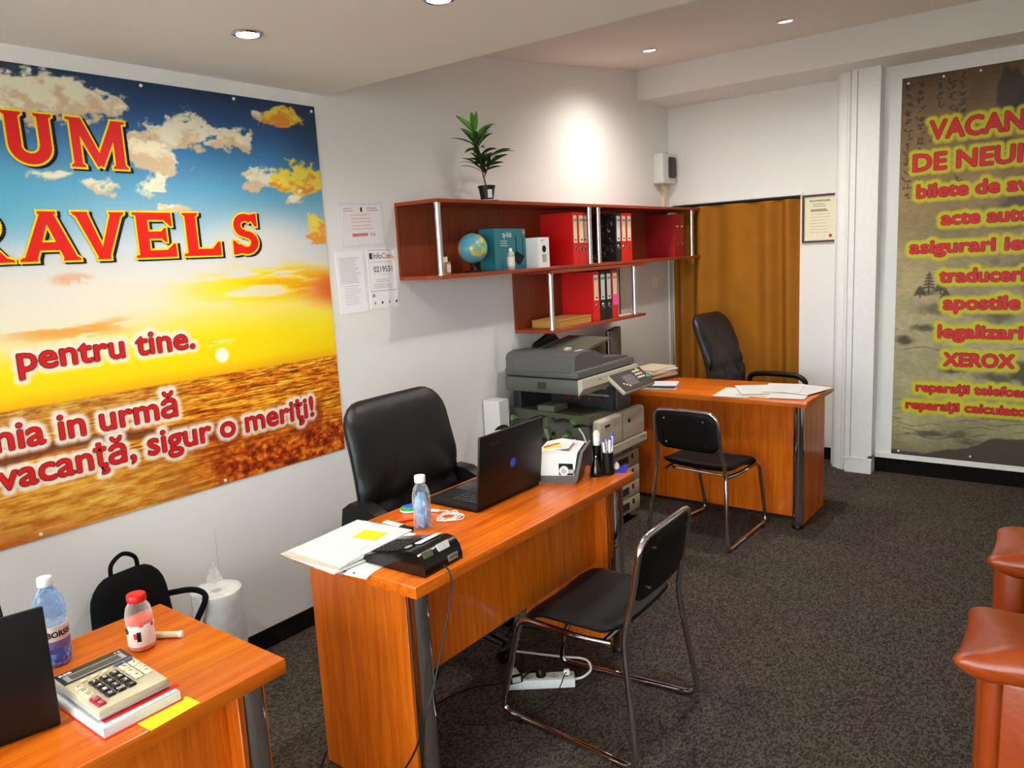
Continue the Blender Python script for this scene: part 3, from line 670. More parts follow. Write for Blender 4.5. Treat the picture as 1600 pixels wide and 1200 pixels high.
# ================================================================== visitor chairs
def visitor_chair(label, x, y, rz):
    t = thing('visitor_chair', label, 'chair', (x, y, 0), rz, 'chrome framed visitor chairs')
    path = []
    def side(s):
        return [(.19*s, -.17, .385), (.205*s, -.06, .385), (.205*s, .178, .398), (.197*s, .285, .011), (.25*s, -.285, .011), (.212*s, -.225, .43), (.198*s, -.25, .54), (.19*s, -.285, .755)]
    L = fillet(side(-1), .055); R = fillet(side(1), .055)
    back = fillet([side(-1)[-2], side(-1)[-1], (0, -.292, .760), side(1)[-1], side(1)[-2]], .06)
    MB().tube(L[:-1] + back[1:-1] + list(reversed(R[:-1])), .011, 10).obj('frame', M_chrome, t)
    MB().tube([(-.205, .15, .388), (.205, .15, .388)], .008, 8).obj('cross_brace', M_chrome, t)
    MB().tube([(-.20, -.14, .384), (.20, -.14, .384)], .008, 8).obj('cross_brace', M_chrome, t)
    def sf(p):
        e = max(0, p.y - .09); f = max(0, -.13 - p.y)
        return Vector((p.x, p.y - .015, .422 + p.z - 1.2*e*e*4 + f*.35 + .25*p.x*p.x))
    MB().pad(.425, .40, .046, .07, sf, pw=8).obj('seat', M_vinyl, t)
    a = math.atan2(.035, .215)
    def bf(p):
        return Vector((p.x, -.263 - (p.y)*math.sin(a)*.98 - p.z + .0 - .55*(.04 - p.x*p.x)*.6, .642 + p.y*math.cos(a)))
    bk = MB().pad(.378, .225, .030, .055, bf, pw=8).obj('backrest', M_vinyl, t)
    for px in (-.12, .12):
        for pz in (-.07, .07):
            c = bf(Vector((px, pz, .016))); MB().cyl((c.x, c.y-.003, c.z), (c.x, c.y+.004, c.z), .006, n=10).obj('screw', M_chrome, bk)
    for s in (-1, 1):
        for yy, xx in ((.2, .214), (-.22, .242)): MB().cyl((xx*s, yy-.012, .006), (xx*s, yy+.012, .006), .0135, n=10).obj('glide', M_black, t)
    return t
visitor_chair('black vinyl chrome chair drawn up to the middle desk', -1.368, 2.19, PI/2 + .03)
visitor_chair('black vinyl chrome chair in front of the back desk', -1.725, 4.085, -.11)

# ================================================================== swivel armchairs
def swivel_chair(name, label, x, y, rz, bw, bh, zc, rec, arms_loop=False):
    t = thing(name, label, 'chair', (x, y, 0), rz, 'black leather swivel chairs')
    for k in range(5):
        a = 2*PI*k/5 + .3; c, s = math.cos(a), math.sin(a)
        lg = MB().tube([(.02*c, .02*s, .115), (.12*c, .12*s, .105), (.27*c, .27*s, .078)], [.026, .022, .015], 8).obj('star_leg', M_black, t)
        MB(TL(.27*c, .27*s, .028) @ RZ(a)).cyl((-.001, -.024, 0), (-.001, .024, 0), .027, n=14).obj('caster', M_black, lg)
    MB().cyl((0, 0, .10), (0, 0, .41), .026, n=14).obj('gas_column', M_black, t)
    MB().pad(.50, .49, .11, .09, lambda p: Vector((p.x, p.y + .03, .475 + p.z - .9*max(0, p.y-.12)**2*2)), pw=5).obj('seat', M_leather, t)
    ca, sa = math.cos(rec), math.sin(rec)
    def bf(p):
        w = p.y/bh + .5                                    # 0 bottom, 1 top
        taper = 1.0 + .03*math.sin(PI*w)
        crease = .020*math.exp(-((w-.36 - .35*p.x*p.x)/.030)**2) if p.z > 0 else 0
        fold = .010*math.sin(p.x*34 + p.y*26*(1 if p.x > 0 else -1))*math.exp(-((w-.40)/.20)**2)*(1 if p.z > 0 else 0)*min(1, abs(p.x)/bw*3)
        d = p.z - crease + fold + .035*math.sin(w*PI*1.1)*(1) + .18*p.x*p.x
        yy = p.y
        return Vector((p.x*taper, -.215 + d*ca - (yy+bh/2)*sa, zc + d*sa + (yy)*ca))
    bk = MB().pad(bw, bh, .105, .11, bf, nr=14, pw=5, per=26).obj('backrest', M_leather, t, 60)
    MB().tube([bf(Vector((xx, yy, 0)) * 1.0) for xx, yy in [(-bw/2+.001, -bh/2+.1 + (bh-.2)*k/10) for k in range(11)]], .006, 6).obj('piping', M_leather, bk)
    MB().tube([bf(Vector((xx, yy, 0)) * 1.0) for xx, yy in [(bw/2-.001, -bh/2+.1 + (bh-.2)*k/10) for k in range(11)]], .006, 6).obj('piping', M_leather, bk)
    for s in (-1, 1):
        X = s*(.31)
        pts = [(X, -.20, .60), (X, -.16, .665), (X, .10, .675), (X, .20, .655), (X, .225, .60), (X*.95, .16, .49), (X*.8, .05, .44)] if arms_loop else [(X*.8, -.08, .43), (X, -.15, .48), (X, -.235, .58), (X, -.235, .66), (X, -.18, .695), (X, -.10, .685), (X, -.05, .62), (X, -.05, .52), (X*.8, -.04, .43)]
        if arms_loop: MB().tube(spline(pts, 6), .019, 10).obj('armrest', M_black, t)
        else:
            MB().prism([(-.24, .50), (-.26, .60), (-.245, .675), (-.20, .705), (-.12, .70), (-.04, .665), (.0, .60), (.0, .54), (-.02, .46), (-.12, .43), (-.20, .44)], lambda p, x: (x, p[0], p[1]), X-.032, X+.032).obj('armrest', M_black, t, 50)
            MB().rbox((min(X, X*.6), -.10, .405), (max(X, X*.6), -.04, .425), .004, 1).obj('arm_bracket', M_black, t)
    return t
swivel_chair('executive_chair', 'tall black leather office chair behind the middle desk', -2.12, 2.265, -PI/2 + .02, .585, .66, .753, .09)
swivel_chair('executive_chair', 'black high-backed office chair seen from the side before the curtain', -1.90, 5.30, -PI/2 - .1, .48, .66, .83, .25, True)
swivel_chair('executive_chair', 'black office chair half hidden behind the laptop at the left edge', -2.16, .44, -PI/2, .54, .58, .715, .20)

# ================================================================== leather armchair at the right edge
sf = thing('leather_armchair', 'orange-brown leather armchair at the right edge of the picture', 'armchair', (.28, 2.58, 0), 0)
MS = TL(-.28, -2.58, 0)
MB(MS).rbox((-.10, 2.125, .05), (.655, 3.01, .30), .03, 3).obj('base', M_sofa, sf)
def lump(x0, x1, y0, y1, z0, z1, corner, name, pw=4, parent=None, tip=0):
    cx, cy, cz = (x0+x1)/2, (y0+y1)/2, (z0+z1)/2
    def fn(p):
        q = Vector((cx + p.x, cy + p.y, cz + p.z))
        if tip:                                            # pinched pillow corners
            e = (abs(p.x)/((x1-x0)/2))**6*(abs(p.y)/((y1-y0)/2))**6
            q.x += tip*e*(1 if p.x > 0 else -1); q.y += tip*.5*e*(1 if p.y > 0 else -1)
        q.z += .006*math.sin(q.x*31 + q.y*17)
        return q
    return MB(MS).pad(x1-x0, y1-y0, z1-z0, corner, fn, nr=12, pw=pw, per=24).obj(name, M_sofa, parent or sf, 70)
lump(-.215, .60, 2.36, 2.80, .24, .47, .06, 'seat_cushion')
for y0, fx in ((2.06, 0), (2.78, -.03)):
    MB(MS).rbox((-.135, y0+.02, .03), (.66, y0+.06, .545), .008, 2).obj('arm_panel', M_sofa, sf)
    MB(MS).rbox((-.13, y0+.06, .06), (.64, y0+.27, .535), .05, 4).obj('arm', M_sofa, sf)
    MB(MS).rbox((-.185+fx, y0+.075, .20), (-.125, y0+.165, .545), .028, 4).obj('arm_front', M_sofa, sf)
    MB(MS).rbox((-.205+fx, y0+.165, .17), (-.13, y0+.265, .54), .03, 4).obj('arm_front', M_sofa, sf)
    a = lump(-.235, .62, y0, y0+.31, .515, .645, .03, 'arm_cushion', 3, tip=.02)
    MB(MS).tube([(-.225, y0+.004, .578), (.2, y0-.002, .578), (.60, y0+.004, .578)], .007, 6).obj('piping', M_sofa, a)
MB(MS).rbox((.50, 2.05, .28), (.70, 3.10, .86), .07, 4).obj('backrest', M_sofa, sf)

# ================================================================== wall shelves
def wall_shelf(label, y0, y1, z0, z1, bp1, posts):
    t = thing('wall_shelf', label, 'shelf', (XW, y0, z0)); M = TL(-XW, -y0, -z0); th = .018; xf = -2.53
    MB(M).rbox((XW, y0, z1-th), (xf, y1, z1), .0015, 1).obj('top_board', SY, t)
    MB(M).rbox((XW, y0, z0), (xf, y1, z0+th), .0015, 1).obj('bottom_board', SY, t)
    MB(M).box((XW, y0, z0+th), (XW+.016, bp1, z1-th)).obj('back_panel', SZ, t, 0)
    for y in posts:
        p = MB(M).cyl((xf-.02, y, z0+th), (xf-.02, y, z1-th), .0145, n=20).obj('post', M_alu, t)
        for zz in (z0+th, z1-th-.008): MB(M).cyl((xf-.02, y, zz), (xf-.02, y, zz+.008), .018, n=20).obj('post_collar', M_chrome, p)
    return t
Z1, Z2 = 1.558, 1.189
wall_shelf('long reddish-brown upper wall shelf with binders, globe and boxes', 2.785, 5.83, 1.54, 1.922, 5.80, (2.806, 4.19, 4.297, 5.70))
wall_shelf('short reddish-brown lower wall shelf hanging under the long one', 3.722, 4.875, 1.171, 1.536, 4.60, (3.738, 4.752))

def marbled():
    m, nt, p = new_mat('marbled_black_card'); N = nt.nodes; L = nt.links
    tc = N.new('ShaderNodeTexCoord'); nz = N.new('ShaderNodeTexNoise'); nz.inputs['Scale'].default_value = 45; nz.inputs['Detail'].default_value = 6; nz.inputs['Distortion'].default_value = 1.5
    L.new(tc.outputs['Object'], nz.inputs['Vector']); cr = N.new('ShaderNodeValToRGB'); e = cr.color_ramp.elements
    e[0].position = .60; e[0].color = (.008,.008,.009,1); e[1].position = .68; e[1].color = (.5,.5,.5,1)
    L.new(nz.outputs['Fac'], cr.inputs['Fac']); L.new(cr.outputs['Color'], p.inputs['Base Color']); p.inputs['Roughness'].default_value = .5
    return m
M_marb = marbled()
M_blackb = mat('black_binder_card', (16, 16, 17), 0.5)
def binder(label, y, w, z, matl, lab='full', xf=-2.565, h=.315, d=.235, note=None, lean=0.0, cover=None, group='ring binders on the wall shelves', stripe=None):
    t = thing('ring_binder', label, 'binder', (xf, y, z + max(0, w*math.sin(lean))), 0, group); t.rotation_euler = (lean, 0, 0)
    MB().rbox((-.003, 0, 0), (0, w, h), .001, 1).obj('spine', matl, t, 0)
    for yy in (0, w-.003): MB().box((-d, yy, 0), (-.003, yy+.003, h)).obj('cover', cover or matl, t, 0)
    MB().box((-d+.015, .005, .006), (-.02, w*.75, h-.012)).obj('paper_block', M_paper, t, 0)
    if lab == 'full':
        s = MB().box((0, w*.18, h*.42), (.0012, w*.82, h*.94)).obj('spine_label', M_label if matl is not M_blackb else M_paper, t, 0)
        MB().box((.0012, w*.22, h*.83), (.0016, w*.78, h*.88)).obj('label_print', stripe or M_grey_ink, s, 0)
        MB().box((.0012, w*.40, h*.46), (.0016, w*.66, h*.49)).obj('label_print', M_ink, s, 0)
    if lab == 'dot': MB().box((0, w*.3, h*.70), (.0012, w*.7, h*.735)).obj('spine_label', M_label, t, 0)
    MB().tube([(.001, w*.5 + .011*math.cos(a), h*.30 + .014*math.sin(a)) for a in [2*PI*k/16 for k in range(16)]], .0022, 6, True).obj('finger_ring', M_chrome, t)
    MB().cyl((-.0005, w*.5, h*.30), (.0006, w*.5, h*.30), .010, n=14).obj('finger_hole', M_dark, t)
    if note: MB().box((.001, w*.05, h*.28), (.003, w*.98, h*.50)).obj('sticky_note', M_pink, t, 0)
    return t
binder('leftmost of three bright red ring binders beside the white box', 4.02, .058, Z1, M_redb)
binder('middle one of three bright red ring binders beside the white box', 4.081, .072, Z1, M_redb)
binder('bright red ring binder half hidden by the paired chrome posts', 4.156, .070, Z1, M_redb, xf=-2.585)
binder('black marbled ring binder with white spine label on the upper shelf', 4.545, .070, Z1, M_blackb, cover=M_marb)
binder('red ring binder directly right of the marbled black binder', 4.618, .070, Z1, M_redb)
binder('rightmost red ring binder of the group with the marbled one', 4.691, .072, Z1, M_redb)
binder('dark red ring binder without label near the curtain', 5.44, .078, Z1, M_redd, 'dot')
binder('dark red ring binder last on the upper shelf by the end post', 5.522, .078, Z1, M_redd, 'dot', d=.2)
binder('leftmost red ring binder on the lower shelf, slightly tilted', 4.235, .078, Z2, M_redb, lean=.012)
binder('black ring binder with green mark on its label, lower shelf', 4.318, .074, Z2, M_blackb, stripe=M_green)
binder('black ring binder with plain white label, lower shelf', 4.396, .074, Z2, M_blackb)
binder('red ring binder with pink sticky note on its spine', 4.474, .078, Z2, M_redb, note=True)
t = thing('box_file', 'pale grey file standing at the right end of the lower shelf', 'file', (-2.60, 4.62, Z2))
MB().rbox((-.20, 0, .012), (0, .010, .33), .002, 1).obj('cover', mat('grey_card', (196, 190, 178), .7), t); MB().box((-.004, .010, .012), (.004, .018, .325)).obj('edge', M_dark, t, 0)
o = tag(MB(TL(0, 0, 0)).rbox((-.10, -.09, 0), (.10, .09, .010), .002, 1).obj('paper_stack', M_papero), 'small stack of cream papers lying beneath the pale grey file', 'paper'); o.location = (-2.665, 4.66, Z2)
cb = thing('cardboard_box', 'flat brown cardboard box lying on the lower shelf', 'box', (-2.66, 4.02, Z2), .04)
MB().rbox((-.115, -.18, 0), (.09, .20, .042), .002, 1).obj('tray', M_card, cb); MB().rbox((-.117, -.182, .042), (.092, .202, .048), .001, 1).obj('lid', M_card, cb)

# globe
def globe_mat():
    m, nt, p = new_mat('globe_map'); N = nt.nodes; L = nt.links
    tc = N.new('ShaderNodeTexCoord'); nz = N.new('ShaderNodeTexNoise'); nz.inputs['Scale'].default_value = 15; nz.inputs['Detail'].default_value = 6; nz.inputs['Roughness'].default_value = .55
    mp = N.new('ShaderNodeMapping'); mp.inputs['Location'].default_value = (.33, .1, .2); L.new(tc.outputs['Object'], mp.inputs['Vector']); L.new(mp.outputs['Vector'], nz.inputs['Vector'])
    cr = N.new('ShaderNodeValToRGB'); e = cr.color_ramp.elements; e[0].position = .50; e[0].color = (*lin((92,170,196)), 1); e[1].position = .515; e[1].color = (*lin((170,176,84)), 1)
    k = cr.color_ramp.elements.new(.60); k.color = (*lin((206,190,96)), 1); k = cr.color_ramp.elements.new(.68); k.color = (*lin((206,140,80)), 1)
    L.new(nz.outputs['Fac'], cr.inputs['Fac']); L.new(cr.outputs['Color'], p.inputs['Base Color']); p.inputs['Roughness'].default_value = .3
    return m
gb = thing('desk_globe', 'blue and green world globe on a dark stand, upper shelf', 'globe', (-2.64, 3.16, Z1))
gz = .125; gr = .078
MB(TL(0, 0, gz) @ RX(.4)).lathe([(gr*math.sin(PI*k/20), -gr*math.cos(PI*k/20)) for k in range(21)], n=36).obj('sphere', globe_mat(), gb)
MB().lathe([(.05, 0), (.05, .006), (.02, .012), (.012, .03), (.012, .044), (.0, .046)], n=24).obj('base', M_black, gb)
MB(TL(0, 0, gz) @ RX(.4)).tube([(0, (gr+.008)*math.sin(a), -(gr+.008)*math.cos(a)) for a in [math.radians(-5 + 190*k/20) for k in range(21)]], .004, 6).obj('meridian_arm', M_black, gb)
# router carton, camera carton, spray can, reed diffuser
rb = thing('product_carton', 'teal carton printed with a black router', 'box', (-2.675, 3.47, Z1), .08)
MB().rbox((-.055, -.155, 0), (.045, .165, .225), .001, 1).obj('carton', M_teal, rb)
F = Matrix(((0,0,1,.0455),(1,0,0,0),(0,1,0,0),(0,0,0,1)))
put_text(MB(F), 'tp-link', -.075, .02, .178, .030, .0004, .0012).obj('carton_lettering', M_paper, rb, 0)
MB(F).quad([(.0,.065,.0004),(.09,.018,.0004),(.148,.070,.0004),(.06,.10,.0004)]).obj('router_print', M_ink, rb, 0)
MB(F).quad([(.062,.08,.0004),(.070,.078,.0004),(.062,.185,.0004),(.055,.185,.0004)]).obj('antenna_print', M_ink, rb, 0)
MB(F).quad([(.130,.07,.0004),(.138,.066,.0004),(.134,.18,.0004),(.127,.18,.0004)]).obj('antenna_print', M_ink, rb, 0)
MB(F).cyl((.148,.205,.0002),(.148,.205,.0006),.013,n=16).obj('seal_print', mat('orange_seal', (224,130,40), .5), rb, 0)
lines(MB(F), -.10, -.02, .13, .155, 3, .004).obj('small_print', M_paper, rb, 0)
kb = thing('product_carton', 'small white carton printed with a round camera', 'box', (-2.605, 3.70, Z1), .02)
MB().rbox((-.05, -.055, 0), (.045, .055, .17), .001, 1).obj('carton', M_white, kb)
MB(F).cyl((.0, .105, .0002), (.0, .105, .0008), .020, n=20).obj('camera_print', M_ink, kb, 0)
MB(F).quad([(-.02,.03,.0004),(.02,.03,.0004),(.024,.075,.0004),(-.024,.075,.0004)]).obj('camera_print', M_silver, kb, 0)
lines(MB(F), -.03, .0, .15, .152, 1, .005).obj('small_print', M_grey_ink, kb, 0)
sc_ = thing('spray_can', 'small silver spray can in front of the teal carton', 'can', (-2.555, 3.375, Z1))
MB().lathe([(.019, 0), (.021, .003), (.021, .085), (.016, .094), (.010, .098)], n=20).obj('can_body', M_silver, sc_); MB().lathe([(.009, .098), (.009, .112), (.006, .116), (0, .116)], n=14).obj('nozzle', M_white, sc_)
MB().lathe([(.0214, .02), (.0214, .07)], n=20).obj('label_band', M_paper, sc_)
rd = thing('reed_diffuser', 'little reed diffuser bottle with dark sticks by the first shelf post', 'diffuser', (-2.585, 2.88, Z1))
MB().rbox((-.018, -.018, 0), (.018, .018, .062), .004, 2).obj('bottle', clear('diffuser_glass', (240,200,150), .25), rd); MB().cyl((0,0,.062), (0,0,.088), .010, n=14).obj('cap', M_cream, rd)
MB().box((.0185, -.014, .012), (.0195, .014, .05)).obj('bottle_label', M_paper, rd, 0)
for a, b in ((-.03, -.015), (.0, .05)): MB().cyl((0, 0, .08), (a*.3, b, .24), .0018, n=6).obj('stick', M_dark, rd)

# ------------------------------------------------------------------ plants
def leaf(mb, p, d, ln, w, droop=.3, n=6, fold=.25, roll=0.0):
    d = Vector(d).normalized(); side = d.cross(Vector((0,0,1)))
    side = side.normalized() if side.length > 1e-3 else Vector((1,0,0)); up = side.cross(d)
    side, up = side*math.cos(roll) + up*math.sin(roll), up*math.cos(roll) - side*math.sin(roll)
    vs = []; fs = []; P = Vector(p)
    for k in range(n+1):
        t = k/n; c = P + d*ln*t - Vector((0,0,1))*droop*ln*t*t
        ww = w*math.sin(PI*min(1, t*.93+.07))**.8*.5 if k < n else 0.0004
        for s in (-1, 0, 1): vs.append(c + side*ww*s + up*(abs(s)*ww*fold))
    for k in range(n):
        for s in (0, 1): a = k*3 + s; fs.append((a, a+1, a+4, a+3))
    nb = len(vs); vs += [v - up*.0008 for v in vs]; fs += [tuple(reversed([i+nb for i in f])) for f in fs]
    return mb.add(vs, fs)
pp = thing('potted_plant', 'green long-leaved plant in a black pot on the upper shelf', 'plant', (-2.60, 3.255, 1.9285))
MB().lathe([(.033, 0), (.043, .062), (.046, .062), (.046, .074), (.040, .074), (.039, .060)], n=24).obj('pot', M_black, pp)
MB().lathe([(0, .060), (.0385, .060), (.0385, .056), (0, .056)], n=20).obj('soil', M_soil, pp)
MB(TL(.036, -.02, .03) @ RZ(-.5)).box((0, -.012, -.02), (.002, .012, .022)).obj('pot_label', M_paper, pp, 0)
st = spline([(0,0,.06), (-.004,-.018,.13), (.0,-.045,.20), (.0,-.065,.27), (.0,-.080,.34)], 6)
MB().tube(st, [.005 - .003*k/len(st) for k in range(len(st))], 7).obj('stem', M_stem, pp)
st2 = spline([(-.002,-.010,.12), (.0,.02,.17), (.0,.035,.23)], 5); MB().tube(st2, .003, 6).obj('stem', M_stem, pp)
rg = random.Random(5)
for k in range(46):
    u = rg.uniform(.30, 1.0) if k < 36 else rg.uniform(.2, 1)
    S_ = st if k < 36 else st2
    p = S_[min(len(S_)-1, int(u*(len(S_)-1)))]; a = k*2.399 + rg.uniform(-.3,.3)
    el = rg.uniform(.25, .95) + (.35 if u > .9 and k < 36 else 0)
    d = (math.cos(a)*math.cos(el)*.75, math.sin(a)*math.cos(el), math.sin(el))
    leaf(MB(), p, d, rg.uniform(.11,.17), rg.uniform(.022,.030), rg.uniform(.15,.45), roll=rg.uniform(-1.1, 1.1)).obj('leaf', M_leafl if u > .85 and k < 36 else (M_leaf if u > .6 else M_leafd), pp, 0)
o = tag(MB().lathe([(.05, 0), (.062, .004), (.0625, .0065), (.05, .003), (0, .003)], n=28).obj('saucer', M_white), 'white saucer under the plant pot on the shelf', 'saucer'); o.location = (-2.60, 3.255, 1.9225)
fp = thing('floor_plant', 'dark leafy plant standing between the middle desk and the copier', 'plant', (-2.16, 3.02, 0))
MB().lathe([(.09, 0), (.12, .22), (.127, .22), (.127, .24), (.115, .24), (.112, .2)], n=24).obj('pot', M_black, fp); MB().lathe([(0, .205), (.112, .205), (.112, .2), (0, .2)], n=20).obj('soil', M_soil, fp)
for sx, sy, h in ((-.02, -.20, .90), (.02, .03, .87), (.06, .20, .83), (.0, .12, .76)):
    s3 = spline([(sx*.3, sy*.2, .2), (sx*.6, sy*.5, .45), (sx, sy*.9, h*.75), (sx, sy, h-.03)], 6); MB().tube(s3, .005, 6).obj('stem', M_stem, fp)
    for k in range(13):
        u = .55 + .45*k/12; p = s3[min(len(s3)-1, int(u*(len(s3)-1)))]; a = k*2.399 + sy*9; el = rg.uniform(.0,.6)
        leaf(MB(), p, (math.cos(a)*math.cos(el), math.sin(a)*math.cos(el), math.sin(el)), rg.uniform(.08,.13), rg.uniform(.035,.05), rg.uniform(.3,.6), roll=rg.uniform(-.9, .9)).obj('leaf', M_leafd if k % 3 else M_leaf, fp, 0)

# ------------------------------------------------------------------ papers and fittings on the walls
def sheet(name, label, y0, y1, z0, z1, lean=0.0, m=M_sheetw):
    t = thing(name, label, 'paper', (XW, (y0+y1)/2, (z0+z1)/2)); t.rotation_euler = (lean, 0, 0)
    FR = Matrix(((0,0,1,0),(1,0,0,0),(0,1,0,0),(0,0,0,1))); w, h = (y1-y0)/2, (z1-z0)/2
    MB(FR).box((-w, -h, .0005), (w, h, .0025)).obj('sheet', m, t, 0)
    return t, FR @ TL(0, 0, .0026), w, h
M_sleeve = mat('glossy_sleeve', (230, 230, 236), .2)
t, FR, w, h = sheet('wall_certificate', 'landscape certificate in a plastic sleeve left of the shelf', 2.424, 2.704, 1.713, 1.920, .03, M_sleeve)
MB(FR).box((-w*.9, -h*.88, 0), (w*.9, h*.88, .0008)).obj('certificate_page', mat('pinkish_paper', (240, 234, 234), .7), t, 0)
F2 = FR @ TL(0, 0, .001)
lines(MB(F2), -w*.8, -w*.35, h*.62, h*.72, 2, .003).obj('print_line', M_grey_ink, t, 0); lines(MB(F2), w*.25, w*.82, h*.62, h*.72, 2, .003).obj('print_line', M_grey_ink, t, 0)
MB(F2).quad([(-.006, h*.58, 0), (.006, h*.58, 0), (.006, h*.78, 0), (-.006, h*.78, 0)]).obj('coat_of_arms', M_ink, t, 0)
lines(MB(F2), -w*.5, w*.55, -h*.2, h*.42, 5, .0035).obj('print_line', M_pink_ink, t, 0)
MB(F2).quad([(-w*.5, -h*.52, 0), (w*.2, -h*.52, 0), (w*.2, -h*.38, 0), (-w*.5, -h*.38, 0)]).obj('stamp_print', mat('rose_ink', (226,120,130), .7), t, 0)
put_text(MB(F2), 'ss', w*.3, w*.55, -h*.52, .02, 0).obj('signature', M_grey_ink, t, 0)
t, FR, w, h = sheet('wall_notice', 'white price list sheet beside the banner under the certificate', 2.385, 2.553, 1.405, 1.694, .02)
lines(MB(FR), -w*.8, w*.7, -h*.02, h*.78, 16, .0016).obj('print_line', M_grey_ink, t, 0); lines(MB(FR), -w*.6, w*.6, -h*.7, -h*.12, 9, .0012).obj('print_line', M_grey_ink, t, 0)
t, FR, w, h = sheet('wall_notice', 'framed-print notice sheet with the number 0219551', 2.577, 2.766, 1.414, 1.702, 0.0)
fr = MB(FR)
for a, b, c, d in ((-w*.95, w*.95, h*.95, h*.96), (-w*.95, w*.95, -h*.42, -h*.41), (-w*.95, -w*.94, -h*.42, h*.96), (w*.94, w*.95, -h*.42, h*.96)): fr.quad([(a, c, 0), (b, c, 0), (b, d, 0), (a, d, 0)])
fr.obj('print_frame', M_ink, t, 0)
MB(FR).quad([(-w*.86, h*.66, 0), (-w*.66, h*.66, 0), (-w*.66, h*.86, 0), (-w*.86, h*.86, 0)]).obj('logo_square', M_ink, t, 0)
MB(FR).quad([(-w*.76, h*.68, .0003), (-w*.68, h*.68, .0003), (-w*.68, h*.84, .0003), (-w*.76, h*.84, .0003)]).obj('logo_accent', M_red_ink, t, 0)
put_text(MB(FR), 'Info', -w*.58, -w*.04, h*.67, .026, 0, .0003).obj('heading', M_ink, t, 0); put_text(MB(FR), 'Cons', -w*.0, w*.86, h*.67, .026, 0, .0003).obj('heading', M_red_ink, t, 0)
put_text(MB(FR), '0219551', -w*.62, w*.68, h*.22, .027, 0, .0005).obj('number', M_ink, t, 0)
lines(MB(FR), -w*.8, w*.8, h*.55, h*.551, 1, .0012, 0).obj('print_line', M_ink, t, 0); lines(MB(FR), -w*.6, w*.6, h*.14, h*.141, 1, .0012, 0).obj('print_line', M_grey_ink, t, 0)
lines(MB(FR), -w*.5, w*.5, -h*.10, -h*.04, 2, .002).obj('print_line', M_grey_ink, t, 0); lines(MB(FR), -w*.7, w*.7, -h*.32, -h*.18, 4, .0014).obj('print_line', M_grey_ink, t, 0)
MB(FR).cyl((-w*.75, -h*.56, 0), (-w*.75, -h*.56, .0005), .009, n=14).obj('emblem', M_grey_ink, t, 0)
for k in range(4): MB(FR).quad([(-w*.75 + k*.048, -h*.86, 0), (-w*.75 + k*.048 + .010, -h*.86, 0), (-w*.75 + k*.048 + .010, -h*.77, 0), (-w*.75 + k*.048, -h*.77, 0)]).obj('emblem', M_ink if k % 2 else M_grey_ink, t, 0)
# framed certificate on the back wall
t = thing('framed_certificate', 'framed certificate hanging right of the curtain', 'frame', (-1.64, YB, 1.782)); FR = Matrix(((1,0,0,0),(0,0,-1,0),(0,1,0,0),(0,0,0,1)))
fm = MB(FR); W_, H_ = .122, .170
for a, b, c, d in ((-W_, W_, H_-.014, H_), (-W_, W_, -H_, -H_+.014), (-W_, -W_+.014, -H_+.014, H_-.014), (W_-.014, W_, -H_+.014, H_-.014)): fm.box((a, c, .001), (b, d, .018))
fm.obj('frame', M_goldframe, t, 0); MB(FR).box((-W_+.014, -H_+.014, .001), (W_-.014, H_-.014, .006)).obj('certificate_page', mat('ivory_paper', (236, 228, 196), .6), t, 0)
F2 = FR @ TL(0, 0, .0065)
put_text(MB(F2), 'ROMANIA', -.07, .07, .118, .014, 0, .0005).obj('heading', M_ink, t, 0); lines(MB(F2), -.05, .05, .085, .10, 2, .003).obj('print_line', M_ink, t, 0)
lines(MB(F2), -.065, .065, .05, .06, 2, .005, 0).obj('print_line', M_ink, t, 0); lines(MB(F2), -.07, .07, -.10, .03, 7, .002).obj('print_line', M_grey_ink, t, 0)
MB(F2).cyl((.075, -.125, 0), (.075, -.125, .001), .011, n=16).obj('seal', M_red_ink, t, 0)
# fuse box, conduit, switch, duct
eb = thing('fuse_box', 'white fuse box with dark window high by the corner', 'fuse box', (XW, 5.69, 2.235))
MB().rbox((0, -.09, -.115), (.085, .14, .115), .012, 3).obj('housing', mat('offwhite_plastic', (214, 214, 206), .45), eb)
MB().pad(.12, .16, .03, .02, lambda p: Vector((.088 + p.z, p.x + .065, p.y + .01)), pw=6).obj('cover_flap', M_copd, eb)
MB().rbox((0, .02, -.15), (.03, .11, -.115), .004, 1).obj('cable_gland', M_cream, eb)
tag(MB().box((XW, 5.745, 1.925), (XW+.022, 5.785, 2.085)).obj('cable_trunking', M_cream, None, 0), 'narrow cream cable trunking running from the fuse box to the shelf', 'trunking')
sw = thing('light_switch', 'small white light switch on the wall under the upper shelf', 'switch', (XW, 5.60, 1.37)); MB().rbox((0, -.035, -.045), (.012, .035, .045), .003, 1).obj('plate', M_cream, sw); MB().rbox((.012, -.02, -.03), (.018, .02, .03), .002, 1).obj('rocker', M_trimw, sw)
tag(MB().rbox((XW+.012, 3.368, 0), (-2.69, 3.462, .82), .003, 1).obj('pipe_box', M_trimw), 'white boxed-in pipe standing at the wall left of the copier', 'pipe box')

